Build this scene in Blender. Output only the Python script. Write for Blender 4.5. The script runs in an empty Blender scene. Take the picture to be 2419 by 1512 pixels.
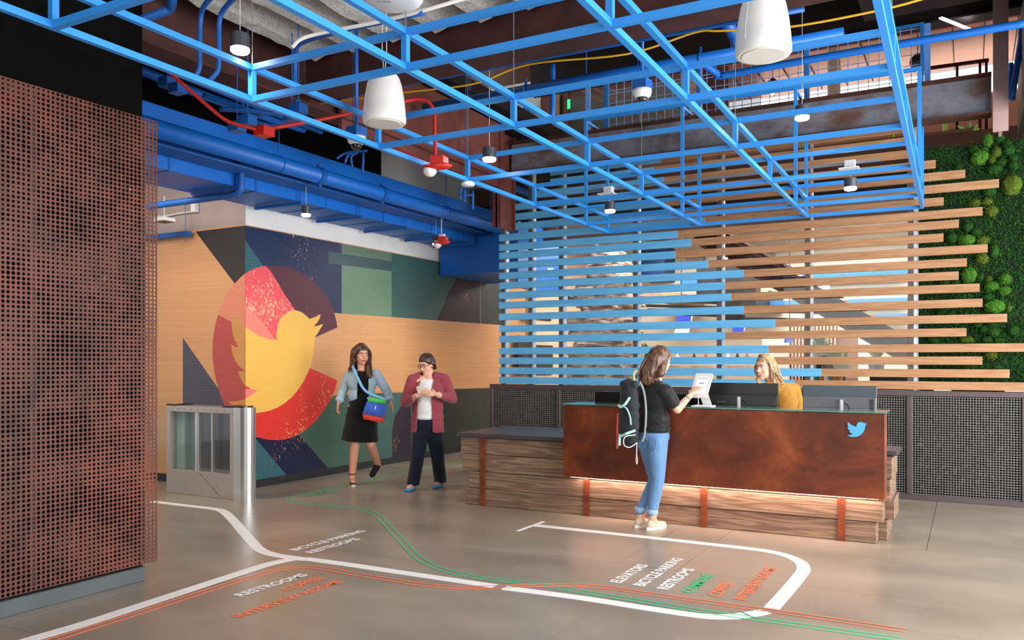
import bpy, bmesh, math, random
from math import radians, sin, cos, pi, atan2, sqrt
from mathutils import Vector, Matrix

# ------------------------------------------------------------------ camera
F_PX, TH, CXP, HOR, CAM_H = 1961.0, radians(28.85), 1209.5, 854.0, 1.5
scene = bpy.context.scene
col = scene.collection
cam = bpy.data.cameras.new('camera')
cam.sensor_width = 36.0
cam.lens = F_PX / 2419 * 36
cam.shift_y = (HOR - 756) / 2419
cam.clip_end = 200
cam_ob = bpy.data.objects.new('camera', cam)
cam_ob.location = (0, 0, CAM_H)
cam_ob.rotation_euler = (pi / 2, 0, TH)
col.objects.link(cam_ob)
scene.camera = cam_ob

# ------------------------------------------------------------------ world, lights, exposure
scene.view_settings.view_transform = 'Standard'
scene.view_settings.look = 'None'
scene.view_settings.gamma = 1
scene.view_settings.use_curve_mapping = False
scene.view_settings.exposure = 0.68
world = bpy.data.worlds.new('daylight')
scene.world = world
world.use_nodes = True
bg = world.node_tree.nodes['Background']
bg.inputs['Color'].default_value = (0.93, 0.97, 1.0, 1)
bg.inputs['Strength'].default_value = 0.42

def area(name, loc, rot, sx, sy, power, color=(1, 1, 1), spread=180):
    l = bpy.data.lights.new(name, 'AREA')
    l.shape = 'RECTANGLE'; l.size = sx; l.size_y = sy
    l.energy = power; l.color = color; l.spread = radians(spread)
    o = bpy.data.objects.new(name, l)
    o.location = loc; o.rotation_euler = rot
    col.objects.link(o)
    return o
# street windows to the right of the lobby and behind the camera
area('street_window_daylight', (3.6, 5.2, 2.1), (radians(90), 0, radians(90)), 8.5, 3.6, 720, (0.96, 0.98, 1.0))
area('entrance_daylight', (-1.0, -4.0, 2.6), (radians(75), 0, 0), 7.0, 3.2, 150, (1.0, 0.97, 0.93))
# lamps of the corridor to the left of the mural corner
area('corridor_downlight', (-7.7, 4.6, 3.7), (radians(25), 0, 0), 1.6, 1.2, 70, (1.0, 0.86, 0.72))
# lit cafe and mezzanine behind the screen
area('cafe_ceiling_lighting', (-2.6, 14.0, 3.75), (0, 0, 0), 6.5, 5.0, 520, (1.0, 0.94, 0.88))
area('mezzanine_lighting', (-1.5, 12.8, 4.7), (radians(180), 0, 0), 5.0, 2.0, 30, (1.0, 0.80, 0.66))

# ------------------------------------------------------------------ pixel of the photograph -> point on a real plane
def ray(u, v):
    a = (u - CXP) / F_PX
    return Vector((-sin(TH) + a * cos(TH), cos(TH) + a * sin(TH), (HOR - v) / F_PX))
CAM = Vector((0, 0, CAM_H))
def on_z(u, v, z=0.0): d = ray(u, v); return CAM + d * ((z - CAM_H) / d.z)
def on_x(u, v, x): d = ray(u, v); return CAM + d * (x / d.x)
def on_y(u, v, y): d = ray(u, v); return CAM + d * (y / d.y)
def at(u, v, dep): return CAM + ray(u, v) * dep

# ------------------------------------------------------------------ helpers
def lin(h):
    h = h.lstrip('#')
    o = []
    for i in (0, 2, 4):
        c = int(h[i:i + 2], 16) / 255
        o.append(c / 12.92 if c <= 0.04045 else ((c + 0.055) / 1.055) ** 2.4)
    return (*o, 1.0)

MATS = {}
def base_mat(name):
    m = bpy.data.materials.new(name); m.use_nodes = True
    nt = m.node_tree
    return m, nt, nt.nodes['Principled BSDF']
def coords(nt, scale=(1, 1, 1), rnd=False):
    tc = nt.nodes.new('ShaderNodeTexCoord')
    mp = nt.nodes.new('ShaderNodeMapping')
    mp.inputs['Scale'].default_value = scale
    nt.links.new(tc.outputs['Object'], mp.inputs['Vector'])
    if rnd:
        oi = nt.nodes.new('ShaderNodeObjectInfo')
        mu = nt.nodes.new('ShaderNodeMath'); mu.operation = 'MULTIPLY'; mu.inputs[1].default_value = 37.0
        nt.links.new(oi.outputs['Random'], mu.inputs[0])
        cx = nt.nodes.new('ShaderNodeCombineXYZ')
        for i in range(3): nt.links.new(mu.outputs[0], cx.inputs[i])
        nt.links.new(cx.outputs[0], mp.inputs['Location'])
    return mp.outputs[0]
def noise(nt, vec, scale=5, detail=4, rough=0.55, dist=0.0):
    n = nt.nodes.new('ShaderNodeTexNoise')
    n.inputs['Scale'].default_value = scale; n.inputs['Detail'].default_value = detail
    n.inputs['Roughness'].default_value = rough; n.inputs['Distortion'].default_value = dist
    nt.links.new(vec, n.inputs['Vector'])
    return n.outputs['Fac']
def ramp(nt, fac, stops, mode='LINEAR'):
    r = nt.nodes.new('ShaderNodeValToRGB'); e = r.color_ramp.elements
    r.color_ramp.interpolation = mode
    while len(e) > 1: e.remove(e[-1])
    e[0].position, e[0].color = stops[0][0], lin(stops[0][1])
    for p, c in stops[1:]:
        x = e.new(p); x.color = lin(c)
    nt.links.new(fac, r.inputs['Fac'])
    return r.outputs['Color']
def bump(nt, bsdf, fac, strength, dist=0.01):
    b = nt.nodes.new('ShaderNodeBump')
    b.inputs['Strength'].default_value = strength; b.inputs['Distance'].default_value = dist
    nt.links.new(fac, b.inputs['Height']); nt.links.new(b.outputs[0], bsdf.inputs['Normal'])
def mixc(nt, fac, a, b, mode='MIX'):
    m = nt.nodes.new('ShaderNodeMix'); m.data_type = 'RGBA'; m.blend_type = mode
    if isinstance(fac, (int, float)): m.inputs[0].default_value = fac
    else: nt.links.new(fac, m.inputs[0])
    for s, v in ((6, a), (7, b)):
        if isinstance(v, tuple): m.inputs[s].default_value = v
        else: nt.links.new(v, m.inputs[s])
    return m.outputs[2]
def P(name, c, rough=0.5, metal=0.0, var=0.0, scale=6.0, bmp=0.0, bscale=60.0, emit=None, estr=1.0, spec=0.5, coat=0.0, rnd=False, trans=0.0):
    """plain painted / plastic / metal material with a little tonal variation"""
    if name in MATS: return MATS[name]
    m, nt, b = base_mat(name)
    b.inputs['Roughness'].default_value = rough; b.inputs['Metallic'].default_value = metal
    b.inputs['Specular IOR Level'].default_value = spec
    b.inputs['Coat Weight'].default_value = coat
    b.inputs['Transmission Weight'].default_value = trans
    L = lin(c)
    if var:
        v = coords(nt, rnd=rnd)
        f = noise(nt, v, scale, 5)
        mr = nt.nodes.new('ShaderNodeMapRange')
        mr.inputs['From Min'].default_value = 0.3; mr.inputs['From Max'].default_value = 0.7
        mr.inputs['To Min'].default_value = 1 - var; mr.inputs['To Max'].default_value = 1 + var
        nt.links.new(f, mr.inputs[0])
        mu = nt.nodes.new('ShaderNodeVectorMath'); mu.operation = 'SCALE'
        mu.inputs[0].default_value = L[:3]; nt.links.new(mr.outputs[0], mu.inputs['Scale'])
        nt.links.new(mu.outputs[0], b.inputs['Base Color'])
    else:
        b.inputs['Base Color'].default_value = L
    if bmp:
        bump(nt, b, noise(nt, coords(nt), bscale, 4), bmp)
    if emit:
        b.inputs['Emission Color'].default_value = lin(emit); b.inputs['Emission Strength'].default_value = estr
    MATS[name] = m
    return m
def WOOD(name, stops, stretch=(1, 1, 1), nscale=3.0, freq=9.0, rough=0.55, bmp=0.1, rnd=True, fine=0.25, coat=0.0):
    """contour-line grain: stretched noise folded into bands, plus fine fibre noise"""
    if name in MATS: return MATS[name]
    m, nt, b = base_mat(name)
    v = coords(nt, stretch, rnd)
    f = noise(nt, v, nscale, 2, 0.45, 0.3)
    mu = nt.nodes.new('ShaderNodeMath'); mu.operation = 'MULTIPLY'; mu.inputs[1].default_value = freq
    nt.links.new(f, mu.inputs[0])
    fr = nt.nodes.new('ShaderNodeMath'); fr.operation = 'PINGPONG'; fr.inputs[1].default_value = 1.0
    nt.links.new(mu.outputs[0], fr.inputs[0])
    v2 = coords(nt, tuple(s * 9 for s in stretch), rnd)
    f2 = noise(nt, v2, nscale * 3, 3)
    mx = nt.nodes.new('ShaderNodeMix'); mx.data_type = 'FLOAT'; mx.inputs[0].default_value = fine
    nt.links.new(fr.outputs[0], mx.inputs[2]); nt.links.new(f2, mx.inputs[3])
    nt.links.new(ramp(nt, mx.outputs[0], stops), b.inputs['Base Color'])
    b.inputs['Roughness'].default_value = rough; b.inputs['Coat Weight'].default_value = coat
    if bmp: bump(nt, b, mx.outputs[0], bmp, 0.004)
    MATS[name] = m
    return m
def RUST(name, stops, scale=3.0, rough=0.6, metal=0.3, bmp=0.15, stretch=(1, 1, 1), spk=None, dist=0.6):
    if name in MATS: return MATS[name]
    m, nt, b = base_mat(name)
    v = coords(nt, stretch)
    f1 = noise(nt, v, scale, 8, 0.65, dist)
    c = ramp(nt, f1, stops)
    f2 = noise(nt, v, scale * 22, 4, 0.7)
    c = mixc(nt, 0.35, c, ramp(nt, f2, [(0.3, '#3a1c12'), (0.7, '#b07050')]), 'SOFT_LIGHT')
    if spk:
        f3 = noise(nt, v, scale * 9, 6, 0.75)
        msk = ramp(nt, f3, [(0.66, '#000000'), (0.74, '#ffffff')])
        c = mixc(nt, msk, c, lin(spk))
    nt.links.new(c, b.inputs['Base Color'])
    b.inputs['Roughness'].default_value = rough; b.inputs['Metallic'].default_value = metal
    bump(nt, b, f2, bmp, 0.003)
    MATS[name] = m
    return m

ORG = {}
def tag(o, label=None, cat=None, group=None, kind=None):
    if label: o['label'] = label
    if cat: o['category'] = cat
    if group: o['group'] = group
    if kind: o['kind'] = kind
    return o
def thing(name, label, cat, loc=(0, 0, 0), group=None, kind=None):
    o = bpy.data.objects.new(name, None)
    o.empty_display_size = 0.1
    o.location = loc; col.objects.link(o)
    ORG[o.name] = Vector(loc)
    return tag(o, label, cat, group, kind)

class MB:
    """collects shapes in world coordinates; build() links them as ONE mesh object"""
    def __init__(s): s.v = []; s.f = []; s.m = []
    def add(s, vs, fs, mi=0):
        n = len(s.v); s.v += [Vector(p) for p in vs]
        s.f += [tuple(i + n for i in f) for f in fs]; s.m += [mi] * len(fs)
        return s
    def box(s, x0, x1, y0, y1, z0, z1, mi=0):
        vs = [(x, y, z) for z in (z0, z1) for y in (y0, y1) for x in (x0, x1)]
        return s.add(vs, [(0, 2, 3, 1), (4, 5, 7, 6), (0, 1, 5, 4), (2, 6, 7, 3), (0, 4, 6, 2), (1, 3, 7, 5)], mi)
    def bbox(s, x0, x1, y0, y1, z0, z1, b=0.004, mi=0):
        """box with chamfered edges"""
        bm = bmesh.new(); bmesh.ops.create_cube(bm, size=1)
        for v in bm.verts:
            v.co = Vector(((x0 + x1) / 2 + v.co.x * (x1 - x0), (y0 + y1) / 2 + v.co.y * (y1 - y0), (z0 + z1) / 2 + v.co.z * (z1 - z0)))
        bmesh.ops.bevel(bm, geom=list(bm.edges), offset=b, segments=1, affect='EDGES')
        return s.from_bm(bm, mi)
    def from_bm(s, bm, mi=0, M=None):
        bm.verts.index_update()
        vs = [(M @ v.co if M else v.co.copy()) for v in bm.verts]
        fs = [tuple(v.index for v in f.verts) for f in bm.faces]
        bm.free()
        return s.add(vs, fs, mi)
    def bar(s, p, q, w, h=None, up=(0, 0, 1), mi=0):
        p, q = Vector(p), Vector(q); h = h or w
        d = (q - p).normalized(); up = Vector(up)
        if abs(d.dot(up)) > 0.95: up = Vector((0, 1, 0))
        a = d.cross(up).normalized(); b = a.cross(d).normalized()
        vs = [c + a * (i * w / 2) + b * (j * h / 2) for c in (p, q) for j in (-1, 1) for i in (-1, 1)]
        return s.add(vs, [(0, 2, 3, 1), (4, 5, 7, 6), (0, 1, 5, 4), (2, 6, 7, 3), (0, 4, 6, 2), (1, 3, 7, 5)], mi)
    def tube(s, pts, r, n=10, mi=0, caps=True):
        pts = [Vector(p) for p in pts]
        rs = r if isinstance(r, (list, tuple)) else [r] * len(pts)
        rings = []; a = None
        for i, p in enumerate(pts):
            d = (pts[min(i + 1, len(pts) - 1)] - pts[max(i - 1, 0)])
            if d.length < 1e-9: d = Vector((0, 0, 1))
            d.normalize()
            if a is None:
                t = Vector((0, 0, 1)) if abs(d.z) < 0.9 else Vector((1, 0, 0))
                a = d.cross(t).normalized()
            else:
                a = (a - d * a.dot(d)); a.normalize()
            b = d.cross(a)
            rings.append([p + (a * cos(2 * pi * k / n) + b * sin(2 * pi * k / n)) * rs[i] for k in range(n)])
        vs = [v for rg in rings for v in rg]; fs = []
        for i in range(len(pts) - 1):
            for k in range(n):
                fs.append((i * n + k, i * n + (k + 1) % n, (i + 1) * n + (k + 1) % n, (i + 1) * n + k))
        if caps:
            fs.append(tuple(reversed(range(n)))); L = (len(pts) - 1) * n
            fs.append(tuple(L + k for k in range(n)))
        return s.add(vs, fs, mi)
    def cyl(s, p, q, r, n=16, r2=None, mi=0): return s.tube([p, q], [r, r if r2 is None else r2], n, mi)
    def lathe(s, c, prof, n=24, M=None, mi=0):
        """prof: (radius, height) pairs about the vertical through c"""
        c = Vector(c); vs = []; fs = []
        for r, h in prof:
            for k in range(n):
                p = Vector((r * cos(2 * pi * k / n), r * sin(2 * pi * k / n), h))
                vs.append(c + (M @ p if M else p))
        for i in range(len(prof) - 1):
            for k in range(n):
                fs.append((i * n + k, i * n + (k + 1) % n, (i + 1) * n + (k + 1) % n, (i + 1) * n + k))
        fs.append(tuple(reversed(range(n)))); L = (len(prof) - 1) * n
        fs.append(tuple(L + k for k in range(n)))
        return s.add(vs, fs, mi)
    def ball(s, c, r, sub=2, M=None, mi=0):
        bm = bmesh.new(); bmesh.ops.create_icosphere(bm, subdivisions=sub, radius=1)
        r = r if isinstance(r, (tuple, list)) else (r, r, r)
        T = Matrix.Translation(Vector(c)) @ (M.to_4x4() if M else Matrix.Identity(4)) @ Matrix.Diagonal((*r, 1))
        return s.from_bm(bm, mi, T)
    def capsule(s, p, q, r0, r1=None, n=12, mi=0):
        r1 = r0 if r1 is None else r1
        p, q = Vector(p), Vector(q); d = (q - p)
        if d.length < 1e-6: return s.ball(p, r0, 2, mi=mi)
        d.normalize(); pts = []; rs = []
        for k in range(5):
            t = pi / 2 * (1 - k / 4 * 0.999) ; pts.append(p - d * r0 * sin(t)); rs.append(max(r0 * cos(t), 1e-4))
        for k in range(5):
            t = pi / 2 * (k / 4 * 0.999); pts.append(q + d * r1 * sin(t)); rs.append(max(r1 * cos(t), 1e-4))
        return s.tube(pts, rs, n, mi)
    def plate(s, outer, n, t, mi=0):
        """flat polygon (world points) extruded by thickness t along normal n"""
        n = Vector(n).normalized(); outer = [Vector(p) for p in outer]
        bm = bmesh.new()
        vs = [bm.verts.new(p) for p in outer]
        try: f = bm.faces.new(vs)
        except ValueError: bm.free(); return s
        f.normal_update()
        if f.normal.dot(n) < 0: f.normal_flip()
        r = bmesh.ops.extrude_face_region(bm, geom=[f])
        bmesh.ops.translate(bm, verts=[g for g in r['geom'] if isinstance(g, bmesh.types.BMVert)], vec=n * t)
        bmesh.ops.triangulate(bm, faces=[g for g in bm.faces if len(g.verts) > 4])
        bmesh.ops.recalc_face_normals(bm, faces=bm.faces)
        return s.from_bm(bm, mi)
    def build(s, name, mat, parent=None, smooth=False, origin=None):
        if parent is not None: org = ORG[parent.name]
        elif origin is not None: org = Vector(origin)
        else:
            xs = [p.x for p in s.v]; ys = [p.y for p in s.v]; zs = [p.z for p in s.v]
            org = Vector(((min(xs) + max(xs)) / 2, (min(ys) + max(ys)) / 2, min(zs)))
        me = bpy.data.meshes.new(name)
        me.from_pydata([p - org for p in s.v], [], s.f)
        mats = mat if isinstance(mat, (list, tuple)) else [mat]
        for m in mats: me.materials.append(m)
        if len(mats) > 1: me.polygons.foreach_set('material_index', s.m)
        if smooth: me.polygons.foreach_set('use_smooth', [True] * len(me.polygons))
        me.update()
        o = bpy.data.objects.new(name, me); col.objects.link(o)
        if parent is not None: o.parent = parent
        else: o.location = org
        ORG[o.name] = org
        return o
def struct(name, mb, mat, label, smooth=False):
    return tag(mb.build(name, mat, None, smooth), label, 'structure', kind='structure')
def one(name, mb, mat, label, cat, group=None, smooth=False, kind=None):
    return tag(mb.build(name, mat, None, smooth), label, cat, group, kind)
def copy_at(o, loc, parent=None):
    c = o.copy(); col.objects.link(c); c.parent = parent; c.location = loc
    return c
def baked(mb, name, mat, parent, voxel=0.007, smooth_it=6, factor=0.5, shade=True, dec=None):
    """union of overlapping shapes: voxel remesh + smoothing, stored as one continuous mesh"""
    o = mb.build(name, mat, parent)
    r = o.modifiers.new('r', 'REMESH'); r.mode = 'VOXEL'; r.voxel_size = voxel
    if smooth_it:
        k = o.modifiers.new('s', 'SMOOTH'); k.iterations = smooth_it; k.factor = factor
    dg = bpy.context.evaluated_depsgraph_get()
    me = bpy.data.meshes.new_from_object(o.evaluated_get(dg))
    o.modifiers.clear(); old = o.data; o.data = me; bpy.data.meshes.remove(old)
    if not me.materials: me.materials.append(mat)
    if shade: me.polygons.foreach_set('use_smooth', [True] * len(me.polygons))
    return o
def text_shape(txt, size, ext=0.0, bold=0.0, xs=1.0, align='LEFT'):
    """lettering as mesh data in the xy plane, baseline on y = 0, cap height = size"""
    cu = bpy.data.curves.new('t', 'FONT'); cu.body = txt; cu.size = size / 0.69; cu.offset = bold
    cu.extrude = ext; cu.align_x = align; cu.resolution_u = 3
    o = bpy.data.objects.new('t', cu); col.objects.link(o)
    dg = bpy.context.evaluated_depsgraph_get(); dg.update()
    me = bpy.data.meshes.new_from_object(o.evaluated_get(dg))
    bpy.data.objects.remove(o); bpy.data.curves.remove(cu)
    return me
def lettering(txt, name, p0, dirx, diry, width, height, mat, parent=None, bold=0.0, lift=0.0):
    """place lettering: baseline start p0, reading along dirx, letters up along diry, fitted to width x cap height"""
    me = text_shape(txt, 1.0, 0.0, bold)
    xs = [v.co.x for v in me.vertices]; x0, x1 = min(xs), max(xs)
    dx, dy = Vector(dirx).normalized(), Vector(diry).normalized(); n = dx.cross(dy)
    mb = MB()
    mb.add([Vector(p0) + dx * ((v.co.x - x0) / (x1 - x0) * width) + dy * (v.co.y * height) + n * lift for v in me.vertices],
           [tuple(p.vertices) for p in me.polygons])
    bpy.data.meshes.remove(me)
    return mb.build(name, mat, parent)
def ribbon(pts, w, z, t=0.0012):
    """flat strip on the floor along a smooth path"""
    L = []; R = []
    for i, p in enumerate(pts):
        d = (pts[min(i + 1, len(pts) - 1)] - pts[max(i - 1, 0)]); d.z = 0; d.normalize()
        nrm = Vector((-d.y, d.x, 0))
        L.append(Vector((p.x, p.y, z)) + nrm * w / 2); R.append(Vector((p.x, p.y, z)) - nrm * w / 2)
    mb = MB(); n = len(pts)
    mb.add(L + R, [(n + i, n + i + 1, i + 1, i) for i in range(n - 1)])
    lo = [p - Vector((0, 0, t)) for p in L + R]
    mb.add(L + lo[:n], [(i, i + 1, n + i + 1, n + i) for i in range(n - 1)])
    mb.add(R + lo[n:], [(i + 1, i, n + i, n + i + 1) for i in range(n - 1)])
    return mb
def spline(pts, k=8):
    """Catmull-Rom through the points"""
    P_ = [pts[0] * 2 - pts[1]] + list(pts) + [pts[-1] * 2 - pts[-2]]
    out = []
    for i in range(1, len(P_) - 2):
        a, b, c, d = P_[i - 1:i + 3]
        for j in range(k):
            t = j / k
            out.append(0.5 * ((2 * b) + (c - a) * t + (2 * a - 5 * b + 4 * c - d) * t * t + (3 * b - 3 * c + d - a) * t ** 3))
    out.append(pts[-1]); return out
def offset_path(pts, o):
    r = []
    for i, p in enumerate(pts):
        d = (pts[min(i + 1, len(pts) - 1)] - pts[max(i - 1, 0)]); d.z = 0; d.normalize()
        r.append(p + Vector((-d.y, d.x, 0)) * o)
    return r
# ================================================================== materials of the shell
def concrete_mat():
    m, nt, b = base_mat('polished_concrete')
    v = coords(nt, (1, 1, 1)); geo = nt.nodes.new('ShaderNodeNewGeometry')
    mp = nt.nodes.new('ShaderNodeMapping'); mp.inputs['Scale'].default_value = (0.55, 1.0, 1.0)
    nt.links.new(geo.outputs['Position'], mp.inputs['Vector'])
    f = noise(nt, mp.outputs[0], 1.5, 5, 0.55, 0.25)
    c = ramp(nt, f, [(0.22, '#786c5f'), (0.5, '#908273'), (0.78, '#a89987')])
    f2 = noise(nt, mp.outputs[0], 160, 2)
    c = mixc(nt, 0.14, c, ramp(nt, f2, [(0.3, '#6a635a'), (0.7, '#c2b8aa')]), 'MIX')
    nt.links.new(c, b.inputs['Base Color'])
    r = nt.nodes.new('ShaderNodeMapRange'); r.inputs['To Min'].default_value = 0.20; r.inputs['To Max'].default_value = 0.42
    nt.links.new(f, r.inputs[0]); nt.links.new(r.outputs[0], b.inputs['Roughness'])
    b.inputs['Specular IOR Level'].default_value = 0.55
    return m
M_CONC = concrete_mat()
M_JOINT = P('floor_joint', '#2a2622', 0.9)
M_BLACK = P('matte_black_wall', '#080706', 0.9, var=0.2, scale=3, bmp=0.05, spec=0.08)
M_PLINTH = P('slate_plinth', '#454c4e', 0.55, var=0.12, scale=5)
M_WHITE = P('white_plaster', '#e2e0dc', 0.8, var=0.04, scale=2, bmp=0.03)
M_WHITE_SHADE = P('shaded_white_plaster', '#a89894', 0.85, var=0.1, scale=3)  # white plaster turned from the daylight: its shade is put into the colour
M_BASE = P('dark_baseboard', '#22272a', 0.5, var=0.1)
M_BLUE = P('pergola_blue_steel', '#2f8fe2', 0.42, var=0.03, scale=4)
M_DUCT = P('deep_blue_paint', '#1168c4', 0.45, var=0.07, scale=3)
M_DUCT2 = P('deep_blue_paint_dull', '#0c58a8', 0.5, var=0.1, scale=6)
M_RED = P('red_conduit_paint', '#b8201c', 0.4)
M_STEELB = RUST('brown_primer_steel', [(0.3, '#2a120d'), (0.5, '#45211a'), (0.7, '#5a2f26')], 2.0, 0.65, 0.1, 0.1)
M_STEELB2 = RUST('maroon_primer_steel', [(0.3, '#5a2f2a'), (0.5, '#77433c'), (0.7, '#8a554c')], 1.5, 0.5, 0.2, 0.05)
M_DARKST = P('black_brown_steel', '#1c0f0c', 0.6, var=0.2, scale=3)
def spray_mat():
    m, nt, b = base_mat('sprayed_fireproofing')
    v = coords(nt); f = noise(nt, v, 34, 8, 0.75)
    nt.links.new(ramp(nt, f, [(0.25, '#a49e97'), (0.5, '#e2ded8'), (0.7, '#faf8f5')]), b.inputs['Base Color'])
    b.inputs['Roughness'].default_value = 0.95; bump(nt, b, f, 1.0, 0.04)
    return m
M_SPRAY = spray_mat()

# ================================================================== floor
ROWS = [(-6, 2.735, [-12.5, -8, -4.83, -1.99, 1.2, 6]), (2.735, 5.12, [-12.5, -7.5, -4.83, -1.99, 1.2, 6]),
        (5.12, 5.79, [-12.5, -8, -4.83, -3.94, -1.99, 2.2, 6]), (5.79, 7.36, [-12.5, -6.2, -4.3, -2.29, -1.84, 1.6, 6]),
        (7.36, 10.25, [-12.5, -6.6, -4.8, -0.3, 2.4, 6]), (10.25, 20, [-12.5, -7, -3.5, 0, 3, 6])]
floor = struct('floor', MB().box(-12.5, 6, -6, 20, -0.12, -0.045), M_JOINT, 'polished brown-grey concrete floor of the lobby')
for y0, y1, xs in ROWS:
    for x0, x1 in zip(xs, xs[1:]):
        g = 0.0022
        MB().box(x0 + g, x1 - g, y0 + g, y1 - g, -0.05, 0.0).build('slab', M_CONC, floor)

# ================================================================== left wall with the perforated rusty panel
PX_ = -4.90
YE = on_x(370, 700, PX_).y
ZB, ZT = on_x(370, 1325, PX_).z, on_x(370, 287, PX_).z
wl = struct('wall_left', MB().box(-6.6, -4.985, -1.0, 3.775, 0, 5.4), M_BLACK, 'matte black wall rising behind the rusty perforated panel')
plinth = struct('baseboard_left', MB().bbox(-6.6, -4.945, -1.0, 3.772, 0, 0.098, 0.004), M_PLINTH, 'slate grey plinth under the perforated panel')
def perforated():
    from mathutils import noise as mn
    ny = int((YE - 2.2) / 0.0300); nz = int((ZT - ZB) / 0.0280)
    dy = (YE - 2.2) / ny; dz = (ZT - ZB) / nz
    V = []; Fc = []
    W = 2 * ny + 1
    for j in range(2 * nz + 1):
        for i in range(W):
            V.append((PX_, 2.2 + i * dy / 2, ZB + j * dz / 2))
    rnd = random.Random(4)
    for j in range(nz):
        for i in range(ny):
            yc, zc = 2.2 + (i + .5) * dy, ZB + (j + .5) * dz
            q = mn.noise(Vector((yc * 2.2, zc * 3.5, 0.3))) + 0.55 * mn.noise(Vector((yc * 9, zc * 16, 4)))
            r = dz * min(0.44, max(0.16, 0.335 + 0.15 * q + rnd.uniform(-.04, .04)))
            b = len(V); N = 8
            for x in (PX_, PX_ - 0.004):
                for k in range(N):
                    a = 2 * pi * k / N + pi * 1.25
                    V.append((x, yc + r * cos(a), zc + r * sin(a)))
            o = [(2 * i + di) + (2 * j + dj) * W for di, dj in ((0, 0), (1, 0), (2, 0), (2, 1), (2, 2), (1, 2), (0, 2), (0, 1))]
            for k in range(N):
                k2 = (k + 1) % N
                Fc.append((o[k], o[k2], b + k2, b + k))
                Fc.append((b + k, b + k2, b + N + k2, b + N + k))
    # thin edge returns so that the sheet has thickness
    mb = MB(); mb.add(V, Fc)
    mb.box(PX_ - 0.004, PX_ + 0.0003, YE, YE + 0.004, ZB, ZT)
    return mb
M_PERF = RUST('rusty_perforated_steel', [(0.28, '#351a11'), (0.42, '#52291b'), (0.55, '#653425'), (0.68, '#77391d'), (0.8, '#8f4622')], 2.4, 0.6, 0.15, 0.1, (1, 1, 0.5), '#d3a084')
pp = thing('perforated_panel', 'tall rusty brown steel panel perforated with round holes on the left wall', 'panel', (PX_, 3.0, ZB))
perforated().build('perforated_sheet', M_PERF, pp)
fr = MB()
for y in (2.25, 2.95, YE - 0.12): fr.box(-4.985, PX_ - 0.006, y, y + 0.03, ZB + 0.02, ZT - 0.02)
fr.build('mounting_rail', P('rail_dark', '#15110f', 0.7), pp)

# ================================================================== mural wall (two faces meeting at a corner)
MX, MY = -7.414, 6.995
MTOP = 3.10
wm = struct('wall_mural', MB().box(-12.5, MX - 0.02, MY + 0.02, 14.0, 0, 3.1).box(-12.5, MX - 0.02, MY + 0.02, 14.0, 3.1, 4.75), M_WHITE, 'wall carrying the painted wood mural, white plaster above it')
tag(MB().box(-12.5, MX - 0.019, MY + 0.002, MY + 0.022, 3.1, 4.75).build('plaster_face', M_WHITE_SHADE, wm))
bb = MB().box(-12.5, MX + 0.004, MY - 0.004, MY + 0.02, 0, 0.095); bb.box(MX - 0.02, MX + 0.004, MY - 0.004, 14.0, 0, 0.095)
struct('baseboard_mural', bb, M_BASE, 'dark baseboard under the painted mural')
def veneer(name, a, b_, c):
    return WOOD(name, [(0.0, a), (0.5, b_), (1.0, c)], (0.12, 0.12, 9.0), 5.0, 3.0, 0.38, 0.02, True, 0.7, 0.15)
M_VEN = veneer('oak_veneer', '#c98a55', '#d79c68', '#e0ab7a')
ORDER = {}
mural = thing('wood_mural', 'oak panel mural painted with a red letter C and a yellow bird across the corner', 'mural', (MX, MY, 0.095))
ysp = [MY, on_x(807, 700, MX).y, on_x(925, 700, MX).y, on_x(1135, 700, MX).y, 14.0]
for a, b_ in zip(ysp, ysp[1:]):
    MB().bbox(MX - 0.02, MX, a + 0.0004, b_ - 0.0004, 0.097, MTOP, 0.0006).build('veneer_panel', M_VEN, mural)
xsp = [-12.5, on_y(434, 700, MY).x, MX]
for a, b_ in zip(xsp, xsp[1:]):
    MB().bbox(a + 0.0004, b_ - 0.0004, MY, MY + 0.02, 0.097, MTOP, 0.0006).build('veneer_panel', M_VEN, mural)
def paint(name, c1, c2, half=None, fleck=None, grain=0.25):
    """thin printed colour on veneer: grain shows through; optional halftone dots or worn flecks"""
    m, nt, b = base_mat(name)
    v = coords(nt, (0.3, 0.3, 9.0))
    f = noise(nt, v, 12, 5, 0.6)
    c = ramp(nt, f, [(0.25, c1), (0.75, c2)])
    if fleck:
        v2 = coords(nt, (1, 1, 1))
        f2 = noise(nt, v2, 26, 7, 0.75); f3 = noise(nt, v2, 1.7, 3)
        mm = nt.nodes.new('ShaderNodeMath'); mm.operation = 'MULTIPLY_ADD'; mm.inputs[1].default_value = 0.55
        nt.links.new(f3, mm.inputs[0]); nt.links.new(f2, mm.inputs[2])
        c = mixc(nt, ramp(nt, mm.outputs[0], [(fleck[0], '#000000'), (fleck[0] + 0.03, '#ffffff')]), c, lin(fleck[1]))
    if half:
        v3 = coords(nt, (1, 1, 1)); ck = nt.nodes.new('ShaderNodeTexVoronoi')
        ck.inputs['Scale'].default_value = 1 / 0.026; ck.inputs['Randomness'].default_value = 0.0
        mp = nt.nodes.new('ShaderNodeMapping'); mp.inputs['Location'].default_value = (0.5, 0.5, 0.5)
        nt.links.new(v3, ck.inputs['Vector'])
        c = mixc(nt, ramp(nt, ck.outputs['Distance'], [(0.33, '#ffffff'), (0.40, '#000000')]), c, lin(half))
    nt.links.new(c, b.inputs['Base Color'])
    b.inputs['Roughness'].default_value = 0.36
    return m
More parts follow.
